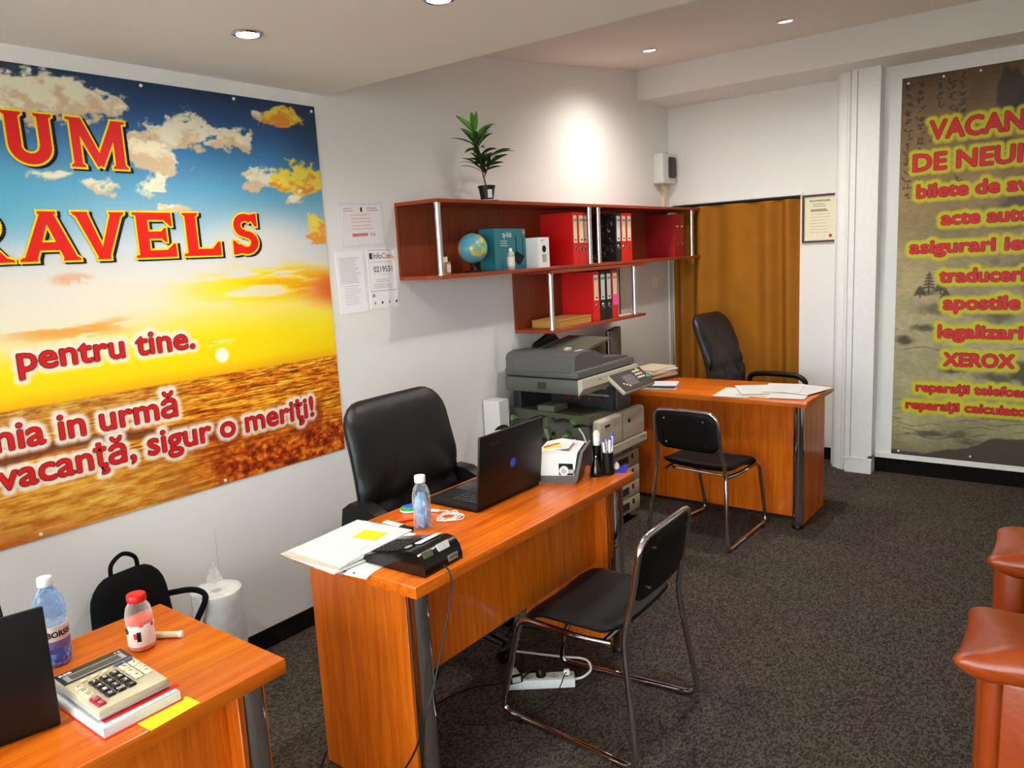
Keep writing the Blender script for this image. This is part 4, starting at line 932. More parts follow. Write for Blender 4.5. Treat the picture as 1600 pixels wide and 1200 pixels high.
# ================================================================== photocopier
cp = thing('photocopier', 'large grey and beige office photocopier beside the wall', 'copier', (-2.48, 3.81, 0)); MC = TL(2.48, -3.81, 0)
def cpart(name, m, mb, parent=None, sm=38): return mb.obj(name, m, parent or cp, sm)
cpart('cabinet', M_copb, MB(MC).rbox((-2.74, 3.60, .055), (-2.215, 4.10, .445), .006, 2))
for k in range(4):
    z0 = .06 + k*.095
    d = cpart('drawer', M_copb, MB(MC).rbox((-2.215, 3.602, z0), (-2.195, 4.098, z0+.091), .005, 2))
    MB(MC).rbox((-2.196, 3.78, z0+.025), (-2.192, 3.96, z0+.070), .003, 1).obj('drawer_handle', M_copd, d)
    MB(MC).box((-2.196, 4.0, z0+.045), (-2.194, 4.022, z0+.075)).obj('size_mark', M_ink, d, 0)
for x in (-2.68, -2.27):
    for y in (3.66, 4.04): cpart('caster', M_black, MB(MC).cyl((x, y-.012, .027), (x, y+.012, .027), .027, n=14)); 
cpart('body', M_copg, MB(MC).rbox((-2.745, 3.56, .445), (-2.215, 4.10, .70), .01, 2))
cpart('output_tray', mat('copier_olive', (86, 86, 74), .55), MB(MC).add([(-2.74,3.54,.752),(-2.20,3.54,.735),(-2.20,3.93,.70),(-2.74,3.93,.715),(-2.74,3.54,.69),(-2.20,3.54,.69),(-2.20,3.93,.69),(-2.74,3.93,.69)], [(0,1,2,3),(7,6,5,4),(4,5,1,0),(5,6,2,1),(6,7,3,2),(7,4,0,3)]), sm=0)
cpart('tray_step', mat('copier_olive_light', (104, 104, 90), .55), MB(MC).rbox((-2.56, 3.56, .735), (-2.44, 3.70, .775), .004, 1))
cpart('front_door', M_copb, MB(MC).rbox((-2.215, 3.585, .535), (-2.16, 4.12, .705), .018, 3))
cpart('front_door_gap', M_copd, MB(MC).box((-2.1605, 3.838, .538), (-2.1590, 3.841, .702)), sm=0)
cpart('door_knob', M_ink, MB(MC).cyl((-2.16, 3.92, .645), (-2.157, 3.92, .645), .012, n=16))
FD = MC @ Matrix(((0,0,1,-2.1595),(1,0,0,0),(0,1,0,0),(0,0,0,1)))
cpart('badge_print', mat('maroon_ink', (110, 50, 44), .6), MB(FD).quad([(3.64,.655,0),(3.70,.655,0),(3.70,.672,0),(3.64,.672,0)]), sm=0)
cpart('badge_print', M_grey_ink, lines(MB(FD), 3.73, 3.82, .645, .685, 5, .003, 0), sm=0); cpart('badge_print', M_grey_ink, lines(MB(FD), 3.64, 3.70, .635, .645, 2, .003, 0), sm=0)
cpart('lower_lip', M_copb, MB(MC).prism([(-2.215,.445),(-2.19,.45),(-2.150,.49),(-2.150,.533),(-2.215,.533)], lambda p, y: (p[0], y, p[1]), 3.585, 4.12))
cpart('lip_recess', M_copd, MB(MC).prism([(-2.20,.452),(-2.171,.463),(-2.171,.478),(-2.20,.47)], lambda p, y: (p[0], y, p[1]), 3.86, 3.97), sm=0)
cpart('lip_print', M_grey_ink, MB(FD).quad([(4.03,.512,.0105),(4.10,.512,.0105),(4.10,.522,.0105),(4.03,.522,.0105)]), sm=0)
cpart('right_tower', M_copg, MB(MC).rbox((-2.72, 3.93, .70), (-2.24, 4.10, .866), .006, 2))
cpart('back_wall', M_copd, MB(MC).rbox((-2.745, 3.58, .70), (-2.69, 4.10, .866), .004, 1))
cpart('inner_bay', M_copd, MB(MC).box((-2.69, 3.90, .70), (-2.25, 3.931, .865)), sm=0)
rk = cpart('exit_rack', M_silver, MB(MC).rbox((-2.60, 3.878, .785), (-2.27, 3.90, .797), .003, 1))
MB(MC).rbox((-2.60, 3.885, .825), (-2.29, 3.90, .85), .002, 1).obj('rack_strip', M_silver, rk)
for k in range(4): MB(MC).rbox((-2.56 + k*.075, 3.882, .755), (-2.545 + k*.075, 3.90, .775), .002, 1).obj('rack_clip', M_red_ink, rk)
cpart('scanner', M_copg, MB(MC).rbox((-2.735, 3.49, .862), (-2.23, 4.13, .948), .012, 2))
cpart('scanner_front', M_copb, MB(MC).prism([(-2.232,.948),(-2.205,.948),(-2.200,.90),(-2.232,.858)], lambda p, y: (p[0], y, p[1]), 3.492, 4.13))
cpart('side_mark', M_copd, MB(MC).box((-2.50, 3.4895, .885), (-2.44, 3.4905, .925)), sm=0)
cpart('front_print', M_grey_ink, MB(MC @ Matrix(((0,0,1,-2.2015),(1,0,0,0),(0,1,0,0),(0,0,0,1)))).quad([(3.66,.91,0.0),(3.69,.91,0.0),(3.69,.935,-.0015),(3.66,.935,-.0015)]), sm=0)
cpart('lid', M_copg, MB(MC).rbox((-2.73, 3.488, .952), (-2.225, 4.13, .995), .012, 2))
prof = [(3.488,.99),(3.488,1.055),(3.505,1.08),(3.56,1.092),(3.70,1.086),(3.78,1.055),(3.79,.99)]
cpart('document_feeder', M_copg, MB(MC).prism(prof, lambda p, x: (x, p[0], p[1]), -2.715, -2.245), sm=50)
cpart('feeder_cover', mat('copier_mid_grey', (92, 92, 90), .5), MB(MC).rbox((-2.66, 3.4855, .985), (-2.275, 3.492, 1.06), .004, 1))
cpart('feed_tray', mat('copier_olive2', (92, 92, 78), .55), MB(MC).add([(-2.66,3.74,1.075),(-2.36,3.74,1.07),(-2.36,4.08,1.115),(-2.66,4.08,1.12),(-2.66,3.74,1.06),(-2.36,3.74,1.055),(-2.36,4.08,1.10),(-2.66,4.08,1.105)], [(0,1,2,3),(7,6,5,4),(4,5,1,0),(5,6,2,1),(6,7,3,2),(7,4,0,3)]), sm=0)
cpart('tray_guide', M_black, MB(MC).prism([(3.72,1.075),(3.98,1.105),(3.94,1.145),(3.88,1.150),(3.74,1.105)], lambda p, x: (x, p[0], p[1]), -2.70, -2.67))
cpart('tray_guide', M_copb, MB(MC).rbox((-2.40, 3.62, 1.085), (-2.37, 3.66, 1.105), .003, 1))
cpart('lid_label', M_paper, MB(MC @ TL(-2.31, 3.64, 1.0905)).box((-.012, -.03, 0), (.012, .03, .0015)), sm=0)
cpart('exit_slope', M_copg, MB(MC).prism([(3.78,.99),(3.78,1.03),(4.10,1.005),(4.12,.99)], lambda p, x: (x, p[0], p[1]), -2.68, -2.26))
# tilted control panel
e0 = Vector((-2.20, 3.77, .937)); ax = Vector((0, 1, 0)); ay = (Vector((-2.09, 3.77, .846)) - e0).normalized(); az = ay.cross(ax).normalized()
if az.z < 0: az = -az
FP = MC @ Matrix(((ax.x, -ay.x, az.x, e0.x), (ax.y, -ay.y, az.y, e0.y), (ax.z, -ay.z, az.z, e0.z), (0,0,0,1)))
cpart('control_panel', M_copb, MB(FP).rbox((-.005, -.145, -.03), (.365, .0, -.004), .008, 2))
pf = cpart('panel_face', mat('panel_charcoal', (58, 57, 52), .45), MB(FP).rbox((.0, -.14, -.006), (.36, -.004, .0), .003, 1))
MB(FP).box((.085, -.115, 0), (.21, -.035, .001)).obj('touch_screen', mat('panel_screen', (104, 94, 92), .15), pf, 0)
for r in range(3):
    for c in range(4): MB(FP).rbox((.235 + c*.022, -.085 + r*.024, 0), (.249 + c*.022, -.070 + r*.024, .004), .002, 1).obj('key', M_cream, pf)
for k in range(3): MB(FP).rbox((.045 + k*.02, -.095 - k*.012, 0), (.058 + k*.02, -.082 - k*.012, .003), .002, 1).obj('key', M_cream, pf)
MB(FP).cyl((.338, -.085, 0), (.338, -.085, .005), .011, n=16).obj('start_key', mat('aqua_key', (90, 180, 176), .4), pf); MB(FP).cyl((.335, -.045, 0), (.335, -.045, .004), .008, n=14).obj('stop_key', M_red_ink, pf); MB(FP).cyl((.30, -.016, 0), (.30, -.016, .004), .006, n=14).obj('power_key', M_yel, pf)
cpart('panel_arm', M_copg, MB(MC).prism([(-2.235,.90),(-2.19,.90),(-2.13,.862),(-2.14,.85),(-2.235,.862)], lambda p, y: (p[0], y, p[1]), 3.82, 4.12))

# ================================================================== computers
def laptop(label, x, y, z, rz, w, d, lidh, tilt, logo=None):
    t = thing('laptop', label, 'laptop', (x, y, z), rz)
    b = MB().rbox((-w/2, .004, 0), (w/2, d, .020), .004, 2).obj('base', M_black, t)
    kb_ = MB().box((-w*.43, .03, .020), (w*.43, d*.60, .0206)).obj('keyboard_bed', M_screen, b, 0)
    k0 = MB().rbox((-.0065, -.0060, 0), (.0065, .0060, .0022), .001, 1).obj('key', mat('laptop_key', (46, 46, 48), .5), kb_)
    n = 0
    for r in range(6):
        for c in range(16):
            q = k0 if n == 0 else k0.copy(); n += 1
            if q is not k0: C.objects.link(q)
            q.parent = kb_; q.location = (-w*.40 + c*w*.80/15, .042 + r*.019, .0206)
    MB().box((-.05, d*.66, .020), (.05, d*.93, .0205)).obj('touchpad', M_screen, b, 0)
    ML = TL(0, .006, .014) @ RX(tilt)
    l = MB(ML).rbox((-w/2, -.010, 0), (w/2, 0, lidh), .004, 2).obj('lid', M_black, t)
    MB(ML).box((-w/2+.012, 0, .014), (w/2-.012, .0008, lidh-.012)).obj('screen', M_screen, l, 0)
    FL = ML @ Matrix(((1,0,0,0),(0,0,-1,-.0102),(0,1,0,0),(0,0,0,1)))
    if logo:
        put_text(MB(FL), 'lenovo', -w*.36, -w*.20, lidh*.84, .012, .0003, .0004).obj('lid_logo', M_goldframe, l, 0)
        MB(FL).cyl((w*.01, lidh*.48, 0), (w*.01, lidh*.48, .0006), .017, n=28).obj('round_sticker', M_bluesticker, l)
    return t
laptop('open black laptop with blue round sticker on the middle desk', -1.688, 2.153, DT, PI/2, .382, .245, .262, .10, True)
laptop('black laptop seen from behind on the bottom left desk', -1.650, .375, DT, math.radians(77.5), .37, .25, .245, .02)
mo = thing('monitor', 'slim dark grey monitor seen almost edge-on behind the copier', 'monitor', (-2.675, 4.655, DT), math.atan2(.297, -.10))
MB().rbox((-.16, -.028, .07), (.16, .0, .345), .005, 2).obj('rear_shell', M_copg, mo); MB().rbox((-.16, .0, .07), (.16, .018, .345), .004, 2).obj('bezel', M_black, mo); MB().box((-.15, .018, .08), (.15, .0188, .335)).obj('screen', M_screen, mo, 0)
MB().box((-.161, -.004, .075), (-.158, .001, .34)).obj('edge_strip', M_white, mo, 0); MB().rbox((-.02, -.02, .0), (.02, .0, .1), .003, 1).obj('stand', M_black, mo); MB().rbox((-.09, -.05, 0), (.09, .04, .012), .004, 1).obj('foot', M_black, mo)

# ================================================================== things on the middle desk
# stacked documents hanging over the near edge
ds = thing('document_stack', 'untidy stack of white papers and folders at the desk corner', 'papers', (-1.845, 1.525, DT), 0)
for k, (x, y, a, m, w, h) in enumerate(((0, 0, .02, M_papero, .25, .31), (.02, -.02, -.06, M_paper, .25, .32), (-.005, -.015, .05, M_papero, .26, .31), (.01, .0, -.02, M_paper, .25, .31), (.0, .005, .09, M_paper, .24, .30))):
    MB(TL(x, y, .004*k) @ RZ(a)).box((-w/2, -h/2, 0), (w/2, h/2, .0036)).obj('folder' if m is M_papero else 'paper_bundle', m, ds, 0)
MB(TL(.02, .06, .0204) @ RZ(.2)).box((-.045, -.035, 0), (.045, .035, .0008)).obj('yellow_note', M_yel, ds, 0)
MB(TL(.05, -.04, .0204) @ RZ(.3)).box((-.04, -.025, 0), (.04, .025, .0006)).obj('white_note', M_paper, ds, 0)
ps = thing('paper_sheet', 'loose white sheet with punched holes drooping over the desk edge', 'paper', (-1.73, 1.44, DT), .12)
vs = []; fs = []
for s in (0, 1):
    for j in range(9):
        v = -.072 + .132*j/8; zz = .0008 - max(0, -.035 - v)**2*6
        for i in (-.10, .10): vs.append((i, v, zz + s*.0008))
for j in range(8): a = j*2; fs += [(a, a+1, a+3, a+2), (18+a+2, 18+a+3, 18+a+1, 18+a)]
MB().add(vs, fs).obj('sheet', M_paper, ps, 0)
for k in range(4): MB(TL(-.06 + k*.035, -.060, -.0018)).cyl((0, 0, 0), (0, 0, .0006), .004, n=10).obj('punch_hole', M_ink, ps)
# till
rg_ = thing('cash_register', 'small black cash register with green display at the desk corner', 'cash register', (-1.59, 1.54, DT), .03)
pr = [(-.122, 0), (-.125, .014), (-.116, .027), (.02, .056), (.065, .068), (.095, .064), (.114, .045), (.122, .018), (.122, 0)]
MB().prism(pr, lambda p, y: (p[0], y, p[1]), -.082, .085).obj('casing', M_blackg, rg_, 60)
sl = math.atan2(.029, .136); FK = TL(-.048, 0, .0418) @ RY(-sl)
kp = MB(FK).box((-.060, -.068, 0), (.062, .045, .001)).obj('key_bed', M_black, rg_, 0)
kq = MB().rbox((-.0055, -.0065, 0), (.0055, .0065, .004), .0015, 1).obj('key', mat('register_key', (34, 34, 36), .5), kp); first = True
for r in range(6):
    for c in range(7):
        q = kq if first else kq.copy()
        if not first: C.objects.link(q)
        first = False; q.parent = kp; q.matrix_local = FK @ TL(-.05 + r*.0195, -.06 + c*.016, .001)
MB(TL(.045, .03, .0655) @ RY(-.25)).rbox((-.016, -.05, 0), (.012, .045, .004), .002, 1).obj('receipt_paper', M_paper, rg_)
MB(TL(.03, -.045, .062) @ RY(-.2)).rbox((-.008, -.012, 0), (.008, .012, .004), .002, 1).obj('paper_latch', M_silver, rg_)
FC = Matrix(((0, -.39, .92, .1055), (1, 0, 0, 0), (0, .92, .39, .0553), (0, 0, 0, 1)))
MB(FC).box((-.068, -.026, -.004), (-.028, .010, .0018)).obj('customer_display', M_lcd, rg_, 0)
MB(FC).box((-.005, -.012, -.002), (.045, .014, .0018)).obj('white_label', M_paper, rg_, 0)
br = MB(TL(.1215, 0, 0)).box((-.001, .02, .012), (.0015, .062, .030)).obj('barcode_label', M_silver, rg_, 0)
for k in range(9): MB().box((.1230, .024 + k*.004, .017), (.1234, .0255 + k*.004 + .001*(k % 2), .027)).obj('barcode_bar', M_ink, br, 0)
tag(MB().tube(spline([(-1.462, 1.535, .768), (-1.437, 1.53, .755), (-1.428, 1.525, .70), (-1.43, 1.49, .60), (-1.435, 1.45, .49), (-1.44, 1.40, .38), (-1.47, 1.375, .27), (-1.53, 1.36, .17), (-1.59, 1.35, .07), (-1.66, 1.345, .006), (-1.80, 1.34, .004), (-1.95, 1.40, .004), (-2.06, 1.55, .004)], 8), .0028, 6).obj('power_cable', M_black), 'thin black cable hanging from the cash register down to the carpet', 'cable')
# small things between papers and bottle
o = thing('marker_box', 'small black and white marker box lying by the papers', 'box', (-1.825, 1.712, DT), -.02)
MB().rbox((-.068, -.013, 0), (.012, .013, .016), .002, 1).obj('sleeve', M_white, o); MB().rbox((.012, -.012, .001), (.062, .012, .015), .002, 1).obj('end', M_black, o)
o = thing('ballpoint_pen', 'orange-red ballpoint pen lying behind the marker box', 'pen', (-1.865, 1.755, DT + .005), 1.05)
MB().cyl((-.06, 0, 0), (.05, 0, 0), .005, n=10).obj('barrel', mat('orange_red_pen', (226, 60, 24), .3), o); MB().cyl((.05, 0, 0), (.068, 0, 0), .005, .0015, 10).obj('tip', M_redb, o); MB().box((-.055, -.0012, .005), (-.02, .0012, .0068)).obj('clip', M_redb, o, 0)
o = thing('compact_case', 'round green and blue plastic case at the far desk edge', 'case', (-1.925, 1.865, DT))
MB().lathe([(.030, 0), (.034, .004), (.033, .008), (0, .008)], n=24).obj('bottom_shell', M_white, o); MB().lathe([(.032, .008), (.030, .015), (.018, .017), (0, .017)], n=24).obj('top_shell', M_green, o); MB().lathe([(.019, .017), (.015, .021), (0, .022)], n=20).obj('disc', M_bluesticker, o)
def bottle(label, x, y, z, prof, body, capm, capz, capr, caph, name='water_bottle'):
    t = thing(name, label, 'bottle', (x, y, z)); MB().lathe(prof, n=32).obj('bottle_body', body, t, 60)
    MB().lathe([(capr*.98, capz), (capr, capz+.002), (capr, capz+caph-.002), (capr*.93, capz+caph), (0, capz+caph)], n=28).obj('cap', capm, t)
    return t
b1 = bottle('clear bottle with white cap stuffed with blue wrappers on the middle desk', -1.762, 1.765, DT, [(.022, .001), (.030, .004), (.031, .02), (.0295, .06), (.031, .095), (.030, .115), (.024, .138), (.0165, .150), (.015, .165)], M_pet, M_white, .158, .0185, .022)
def crum(p):
    n = .5 + .5*math.sin(p.x*230 + p.z*210)*math.sin(p.y*210 - p.z*160); return Vector((p.x*(.55 + .5*n), p.y*(.55 + .5*n), p.z + .006*math.sin(p.x*300)))
MB().add([crum(Vector((r*math.cos(2*PI*k/20), r*math.sin(2*PI*k/20), z))) for r, z in [(.002,.005),(.025,.008),(.027,.03),(.024,.055),(.027,.08),(.022,.10),(.016,.115),(.002,.12)] for k in range(20)],
         [(i*20 + k, i*20 + (k+1) % 20, (i+1)*20 + (k+1) % 20, (i+1)*20 + k) for i in range(7) for k in range(20)]).obj('crumpled_wrapper', M_film_blue, b1, 0)
# tangled white cable
cc = thing('charging_cable', 'tangled white charging cable beside the laptop', 'cable', (-1.745, 1.875, DT))
P = []; r2 = random.Random(9)
for k in range(26):
    a = k*1.35; r = .020 + .034*abs(math.sin(k*.77)); P.append((r*math.cos(a)*.9 + .012*math.sin(k), r*math.sin(a)*1.0, .003 + .007*r2.random()))
MB().tube(spline(P + [(-.05, .05, .004), (-.075, .03, .004)], 6), .0019, 6).obj('wire', M_white, cc); MB(TL(-.085, .025, .0015) @ RZ(.3)).rbox((-.016, -.006, 0), (.016, .006, .009), .002, 1).obj('plug', M_white, cc)
# white ticket printer with paper
tp = thing('ticket_printer', 'white and grey ticket printer with side knob behind the laptop', 'printer', (-1.665, 2.475, DT), .38)
MB().prism([(-.075, 0), (.060, 0), (.072, .012), (.098, .125), (.088, .128), (.062, .030), (-.078, .026)], lambda p, y: (p[0], y, p[1]), -.09, .10).obj('base', M_copg, tp)
MB().prism([(-.080, .027), (.058, .030), (.075, .122), (-.02, .134), (-.084, .120)], lambda p, y: (p[0], y, p[1]), -.085, .095).obj('body', M_white, tp)
MB().box((.0, -.0865, .032), (.056, -.0845, .078)).obj('side_window', M_ink, tp, 0)
kn = MB().cyl((.022, -.086, .052), (.022, -.098, .052), .018, n=24).obj('feed_knob', M_white, tp); MB().cyl((.022, -.098, .052), (.022, -.100, .052), .011, n=20).obj('knob_face', M_silver, kn)
MB().rbox((.032, -.092, .040), (.060, -.086, .056), .002, 1).obj('lever_arm', M_silver, tp); MB().tube([(.085, .06, .125), (.075, .055, .16), (.06, .05, .185)], .0035, 6).obj('paper_lever', M_copb, tp)
MB().prism([(.068, .045), (.074, .045), (.092, .122), (.086, .124)], lambda p, y: (p[0], y, p[1]), -.07, .08).obj('tear_slot', M_ink, tp, 0)
MB(TL(-.03, .0, .1285) @ RY(-.16)).box((-.045, -.09, 0), (.075, .05, .0016)).obj('paper', M_paper, tp, 0)
MB(TL(-.045, -.01, .1305) @ RY(-.16) @ RZ(.5)).box((-.03, -.012, 0), (.035, .012, .001)).obj('sticky_flag', mat('orange_flag', (232, 96, 30), .6), tp, 0)
MB(TL(-.035, -.045, .1312) @ RY(-.16) @ RZ(.3)).box((-.03, -.012, 0), (.04, .012, .001)).obj('sticky_flag', M_yel, tp, 0)
def cup(label, x, y, r, h):
    t = thing('pen_cup', label, 'pen cup', (x, y, DT)); MB().lathe([(r*.97, 0), (r, .003), (r, h), (r-.002, h), (r-.002, .004), (0, .004)], n=24).obj('cup', M_black, t); return t
cup('black round pen cup at the desk end holding white pens', -1.525, 2.585, .023, .092)
def pen(label, x, y, z, lean, h, r, m, capm, group=None):
    t = thing('pen', label, 'pen', (x, y, z), 0, group); t.rotation_euler = lean
    MB().cyl((0, 0, 0), (0, 0, h), r, n=12).obj('barrel', m, t); MB().cyl((0, 0, h), (0, 0, h+.014), r*1.02, r*.6, 12).obj('pen_end', capm, t); MB().box((r, -.0012, h-.03), (r+.002, .0012, h+.008)).obj('clip', capm, t, 0)
M_violet = mat('violet_plastic', (70, 50, 170), .35)
pen('white pen with violet end leaning left in the front pen cup', -1.528, 2.580, DT+.006, (.05, -.06, 0), .128, .0055, M_white, M_violet)
pen('white pen with violet end in the middle of the front pen cup', -1.523, 2.590, DT+.006, (-.02, .04, 0), .135, .0055, M_white, M_violet)
pen('tallest white pen with violet end in the front pen cup', -1.517, 2.594, DT+.006, (-.07, .03, 0), .148, .0055, M_white, M_violet)
pen('thick pale marker in the front pen cup', -1.535, 2.593, DT+.006, (.0, -.03, 0), .118, .0075, mat('pale_green_marker', (214, 232, 220), .35), M_white)
cup('slim black pen cup behind the front one holding a fat white marker', -1.582, 2.598, .018, .112)
pen('fat white correction marker standing in the slim black cup', -1.582, 2.598, DT+.006, (0, 0, 0), .150, .0135, M_white, mat('ivory_cap', (236, 232, 190), .4))
sp_ = thing('hand_stamp', 'small black hand stamp with chrome tip beside the pen cups', 'stamp', (-1.556, 2.545, DT))
MB().lathe([(.024, 0), (.025, .006), (.023, .03), (.015, .05), (.010, .072), (0, .075)], n=24).obj('stamp_body', M_blackg, sp_); MB().lathe([(.0, .083), (.005, .081), (.006, .077), (.004, .073)], n=14).obj('tip', M_chrome, sp_)
td = thing('tape_dispenser', 'blue tape dispenser standing right of the pen cups', 'dispenser', (-1.503, 2.632, DT), .5)
MB().prism([(-.03, 0), (.03, 0), (.034, .028), (.024, .032), (.008, .022), (-.02, .044), (-.032, .034)], lambda p, y: (p[0], y, p[1]), -.012, .012).obj('dispenser_body', M_blue, td); MB().cyl((-.010, -.0128, .026), (-.010, .0128, .026), .012, n=20).obj('tape_roll', M_cream, td)

# ================================================================== things on the bottom left desk
wb_ = bottle('blue-tinted water bottle with white cap at the left edge', -1.892, .665, DT, [(.024, .001), (.031, .005), (.033, .02), (.033, .045), (.030, .060), (.032, .075), (.0325, .095), (.029, .105), (.033, .118), (.034, .135), (.031, .155), (.022, .178), (.0145, .188), (.0135, .20)], M_petb, mat('grey_white_cap', (214, 216, 222), .4), .192, .0165, .020)
lb = MB().lathe([(.0335, .048), (.0337, .05), (.0337, .098), (.0335, .100)], n=36).obj('bottle_label', mat('beige_label', (216, 200, 190), .5), wb_)
lb2 = MB().lathe([(.0339, .048), (.0341, .05), (.0341, .064), (.0339, .066)], n=36).obj('label_band', mat('violet_label_band', (110, 92, 150), .5, noise=.5, nscale=120), wb_)
def wrap_text(body, r, a0, a1, z0, cap, bold=0):
    m = MB()
    for ch, vs, fs in char_layout(body, a0*r, a1*r, z0, cap): 
        t2 = MB(); spread(t2, vs, fs, bold, 0); m.add([(r*math.cos(v[0]/r), r*math.sin(v[0]/r), v[1]) for v in t2.v], t2.f)
    return m
wrap_text('BORSEC', .0344, -.72, 1.13, .076, .013, .0006).obj('label_lettering', M_ink, wb_, 0)
MB().lathe([(.0, .004), (.028, .006), (.0315, .02), (.0315, .035), (0, .035)], n=24).obj('water', clear('blue_water', (60, 120, 230), .45), wb_)
jb = bottle('small juice bottle with red cap standing on the bottom left desk', -1.787, .815, DT, [(.024, .001), (.0285, .004), (.0305, .012), (.0305, .085), (.027, .104), (.019, .117), (.0175, .126)], M_jar, M_redb, .120, .0215, .017, 'juice_bottle')
MB().lathe([(0, .004), (.0265, .005), (.0285, .012), (.0285, .074), (0, .075)], n=24).obj('juice', M_pink_juice, jb)
def juice_label():
    m, nt, p = new_mat('fruit_label'); N = nt.nodes; L = nt.links; tc = N.new('ShaderNodeTexCoord'); vo = N.new('ShaderNodeTexVoronoi'); vo.inputs['Scale'].default_value = 45
    L.new(tc.outputs['Object'], vo.inputs['Vector']); cr = N.new('ShaderNodeValToRGB'); e = cr.color_ramp.elements; e[0].position = .30; e[0].color = (*lin((206,40,56)), 1); e[1].position = .36; e[1].color = (*lin((236,226,222)), 1)
    L.new(vo.outputs['Distance'], cr.inputs['Fac']); L.new(cr.outputs['Color'], p.inputs['Base Color']); p.inputs['Roughness'].default_value = .4; return m
MB().lathe([(.0308, .014), (.0311, .016), (.0311, .064), (.0308, .066)], n=36).obj('bottle_label', juice_label(), jb)
MB().add([(.0316*math.cos(a), .0316*math.sin(a), z) for a in (-.75, -.6, -.45) for z in (.028, .052)], [(0, 2, 3, 1), (2, 4, 5, 3)]).obj('label_panel', M_ink, jb, 0)
MB(TL(.0316*math.cos(-1.6), .0316*math.sin(-1.6), .053) @ RZ(-1.6) @ RY(PI/2)).cyl((0,0,-.001), (0,0,.0008), .007, n=16).obj('label_badge', M_leaf, jb, 0)
mk = thing('cork_stick', 'short cream stick lying behind the juice bottle', 'stick', (-1.795, .862, DT + .008), .62); MB().cyl((-.055, 0, 0), (.055, 0, 0), .008, n=12).obj('stick_body', M_cream, mk); MB().cyl((.050, 0, 0), (.058, 0, 0), .0088, n=12).obj('stick_end', M_white, mk)
# red book, notebook and calculator
bk_ = thing('hardcover_book', 'red hardcover book under the calculator', 'book', (-1.600, .662, DT), 0)
MB().rbox((-.118, -.082, 0), (.118, .082, .003), .001, 1).obj('back_cover', M_redb, bk_); MB().box((-.112, -.080, .003), (.114, .078, .021)).obj('page_block', M_paper, bk_, 0); MB().rbox((-.118, -.080, .021), (.112, .076, .024), .001, 1).obj('front_cover', M_paper, bk_)
MB().box((.085, -.07, .024), (.100, .086, .0248)).obj('red_stripe', M_redb, bk_, 0)
o = tag(MB(RZ(.06)).box((-.018, -.055, 0), (.030, .055, .0008)).obj('sticky_note', M_yel), 'yellow sticky slip beside the red book', 'note'); o.location = (-1.468, .700, DT + .0004)
ca = thing('desk_calculator', 'champagne desk calculator with black display surround on the red book', 'calculator', (-1.612, .660, DT + .0382), 0)
FA = Matrix(((0,-1,0,0),(1,0,0,0),(0,0,1,0),(0,0,0,1)))       # a along +Y, b towards -X
TLT = FA @ RX(.045)
MB(TLT).rbox((-.072, -.100, -.004), (.072, .100, .014), .004, 2).obj('casing', M_champ, ca); MB(TLT).rbox((-.0745, -.102, -.008), (.0745, .102, .002), .003, 1).obj('under_shell', M_silver, ca)
MB(FA).box((-.06, .06, -.0128), (.06, .085, .004)).obj('rear_foot', M_silver, ca, 0)
sd = MB(TLT).box((-.071, .046, .0135), (.071, .099, .0150)).obj('display_surround', M_blackg, ca, 0)
MB(TLT).box((-.062, .052, .015), (.062, .080, .0156)).obj('display_frame', M_silver, sd, 0); MB(TLT).box((-.052, .056, .0156), (.052, .076, .0162)).obj('display', M_lcdd, sd, 0)
put_text(MB(TLT), 'RSB', -.064, -.040, .085, .008, .0153, .0006).obj('brand_lettering', M_paper, sd, 0); put_text(MB(TLT), '12', .052, .064, .085, .007, .0153, .0003).obj('brand_lettering', M_paper, sd, 0)
def key(a, b, w, h, m, txt=None, tm=M_paper):
    k = MB(TLT).rbox((a-w/2, b-h/2, .013), (a+w/2, b+h/2, .0195), .002, 1).obj('key', m, ca)
    if txt: put_text(MB(TLT), txt, a-w*.2*len(txt), a+w*.2*len(txt), b-h*.22, h*.46, .0198, .0002).obj('key_symbol', tm, k, 0)
for r, row in enumerate((('7','8','9'), ('4','5','6'), ('1','2','3'), ('0','00','.'))):
    for c, tx in enumerate(row): key(-.030 + c*.021, .006 - r*.0225, .018, .019, M_blackg, tx)
for r, row in enumerate((('%','/'), ('x','-'), ('+','='))):
    for c, tx in enumerate(row): key(.036 + c*.021, .012 - r*.026, .017, .021 if r < 2 else .026, M_cream, tx, M_ink)
for k in range(3): key(-.058, .012 - k*.0225, .016, .014, M_cream, 'M', M_ink)
for k in range(2): key(-.058 , -.058 - k*.0215, .018, .018, M_redkey, 'C', M_paper)
for k in range(2): key(.034 + k*.022, .036, .018, .010, M_bluekey)
for k in range(3): key(-.040 + k*.022, .030, .014, .008, M_cream)

# ================================================================== on the floor
bp = thing('backpack', 'black fabric backpack leaning against the wall under the banner', 'backpack', (-2.70, 1.215, 0), -PI/2 + .1)
def bpf(p): 
    w = p.y/.60 + .5; return Vector((p.x*(1.02 - .16*w*w), .0 + p.z*(1.15 - .45*w) - .03*w + .015, .302 + p.y))
MB().pad(.30, .60, .17, .09, bpf, nr=10, pw=4).obj('body', M_fabric, bp, 70)
MB().pad(.22, .24, .07, .05, lambda p: Vector((p.x, .095 + p.z, .16 + p.y)), nr=8).obj('front_pocket', M_fabric, bp, 70)
MB().tube(spline([(-.05, -.02, .585), (-.045, -.02, .635), (0, -.02, .662), (.045, -.02, .635), (.05, -.02, .585)], 6), .008, 8).obj('handle', M_fabric, bp)
MB().tube(spline([(-.11, .045, .20), (-.105, .05, .36), (-.06, .045, .48), (0, .04, .515), (.06, .045, .48), (.105, .05, .36), (.11, .045, .20)], 6), .0035, 6).obj('zip', M_black, bp)
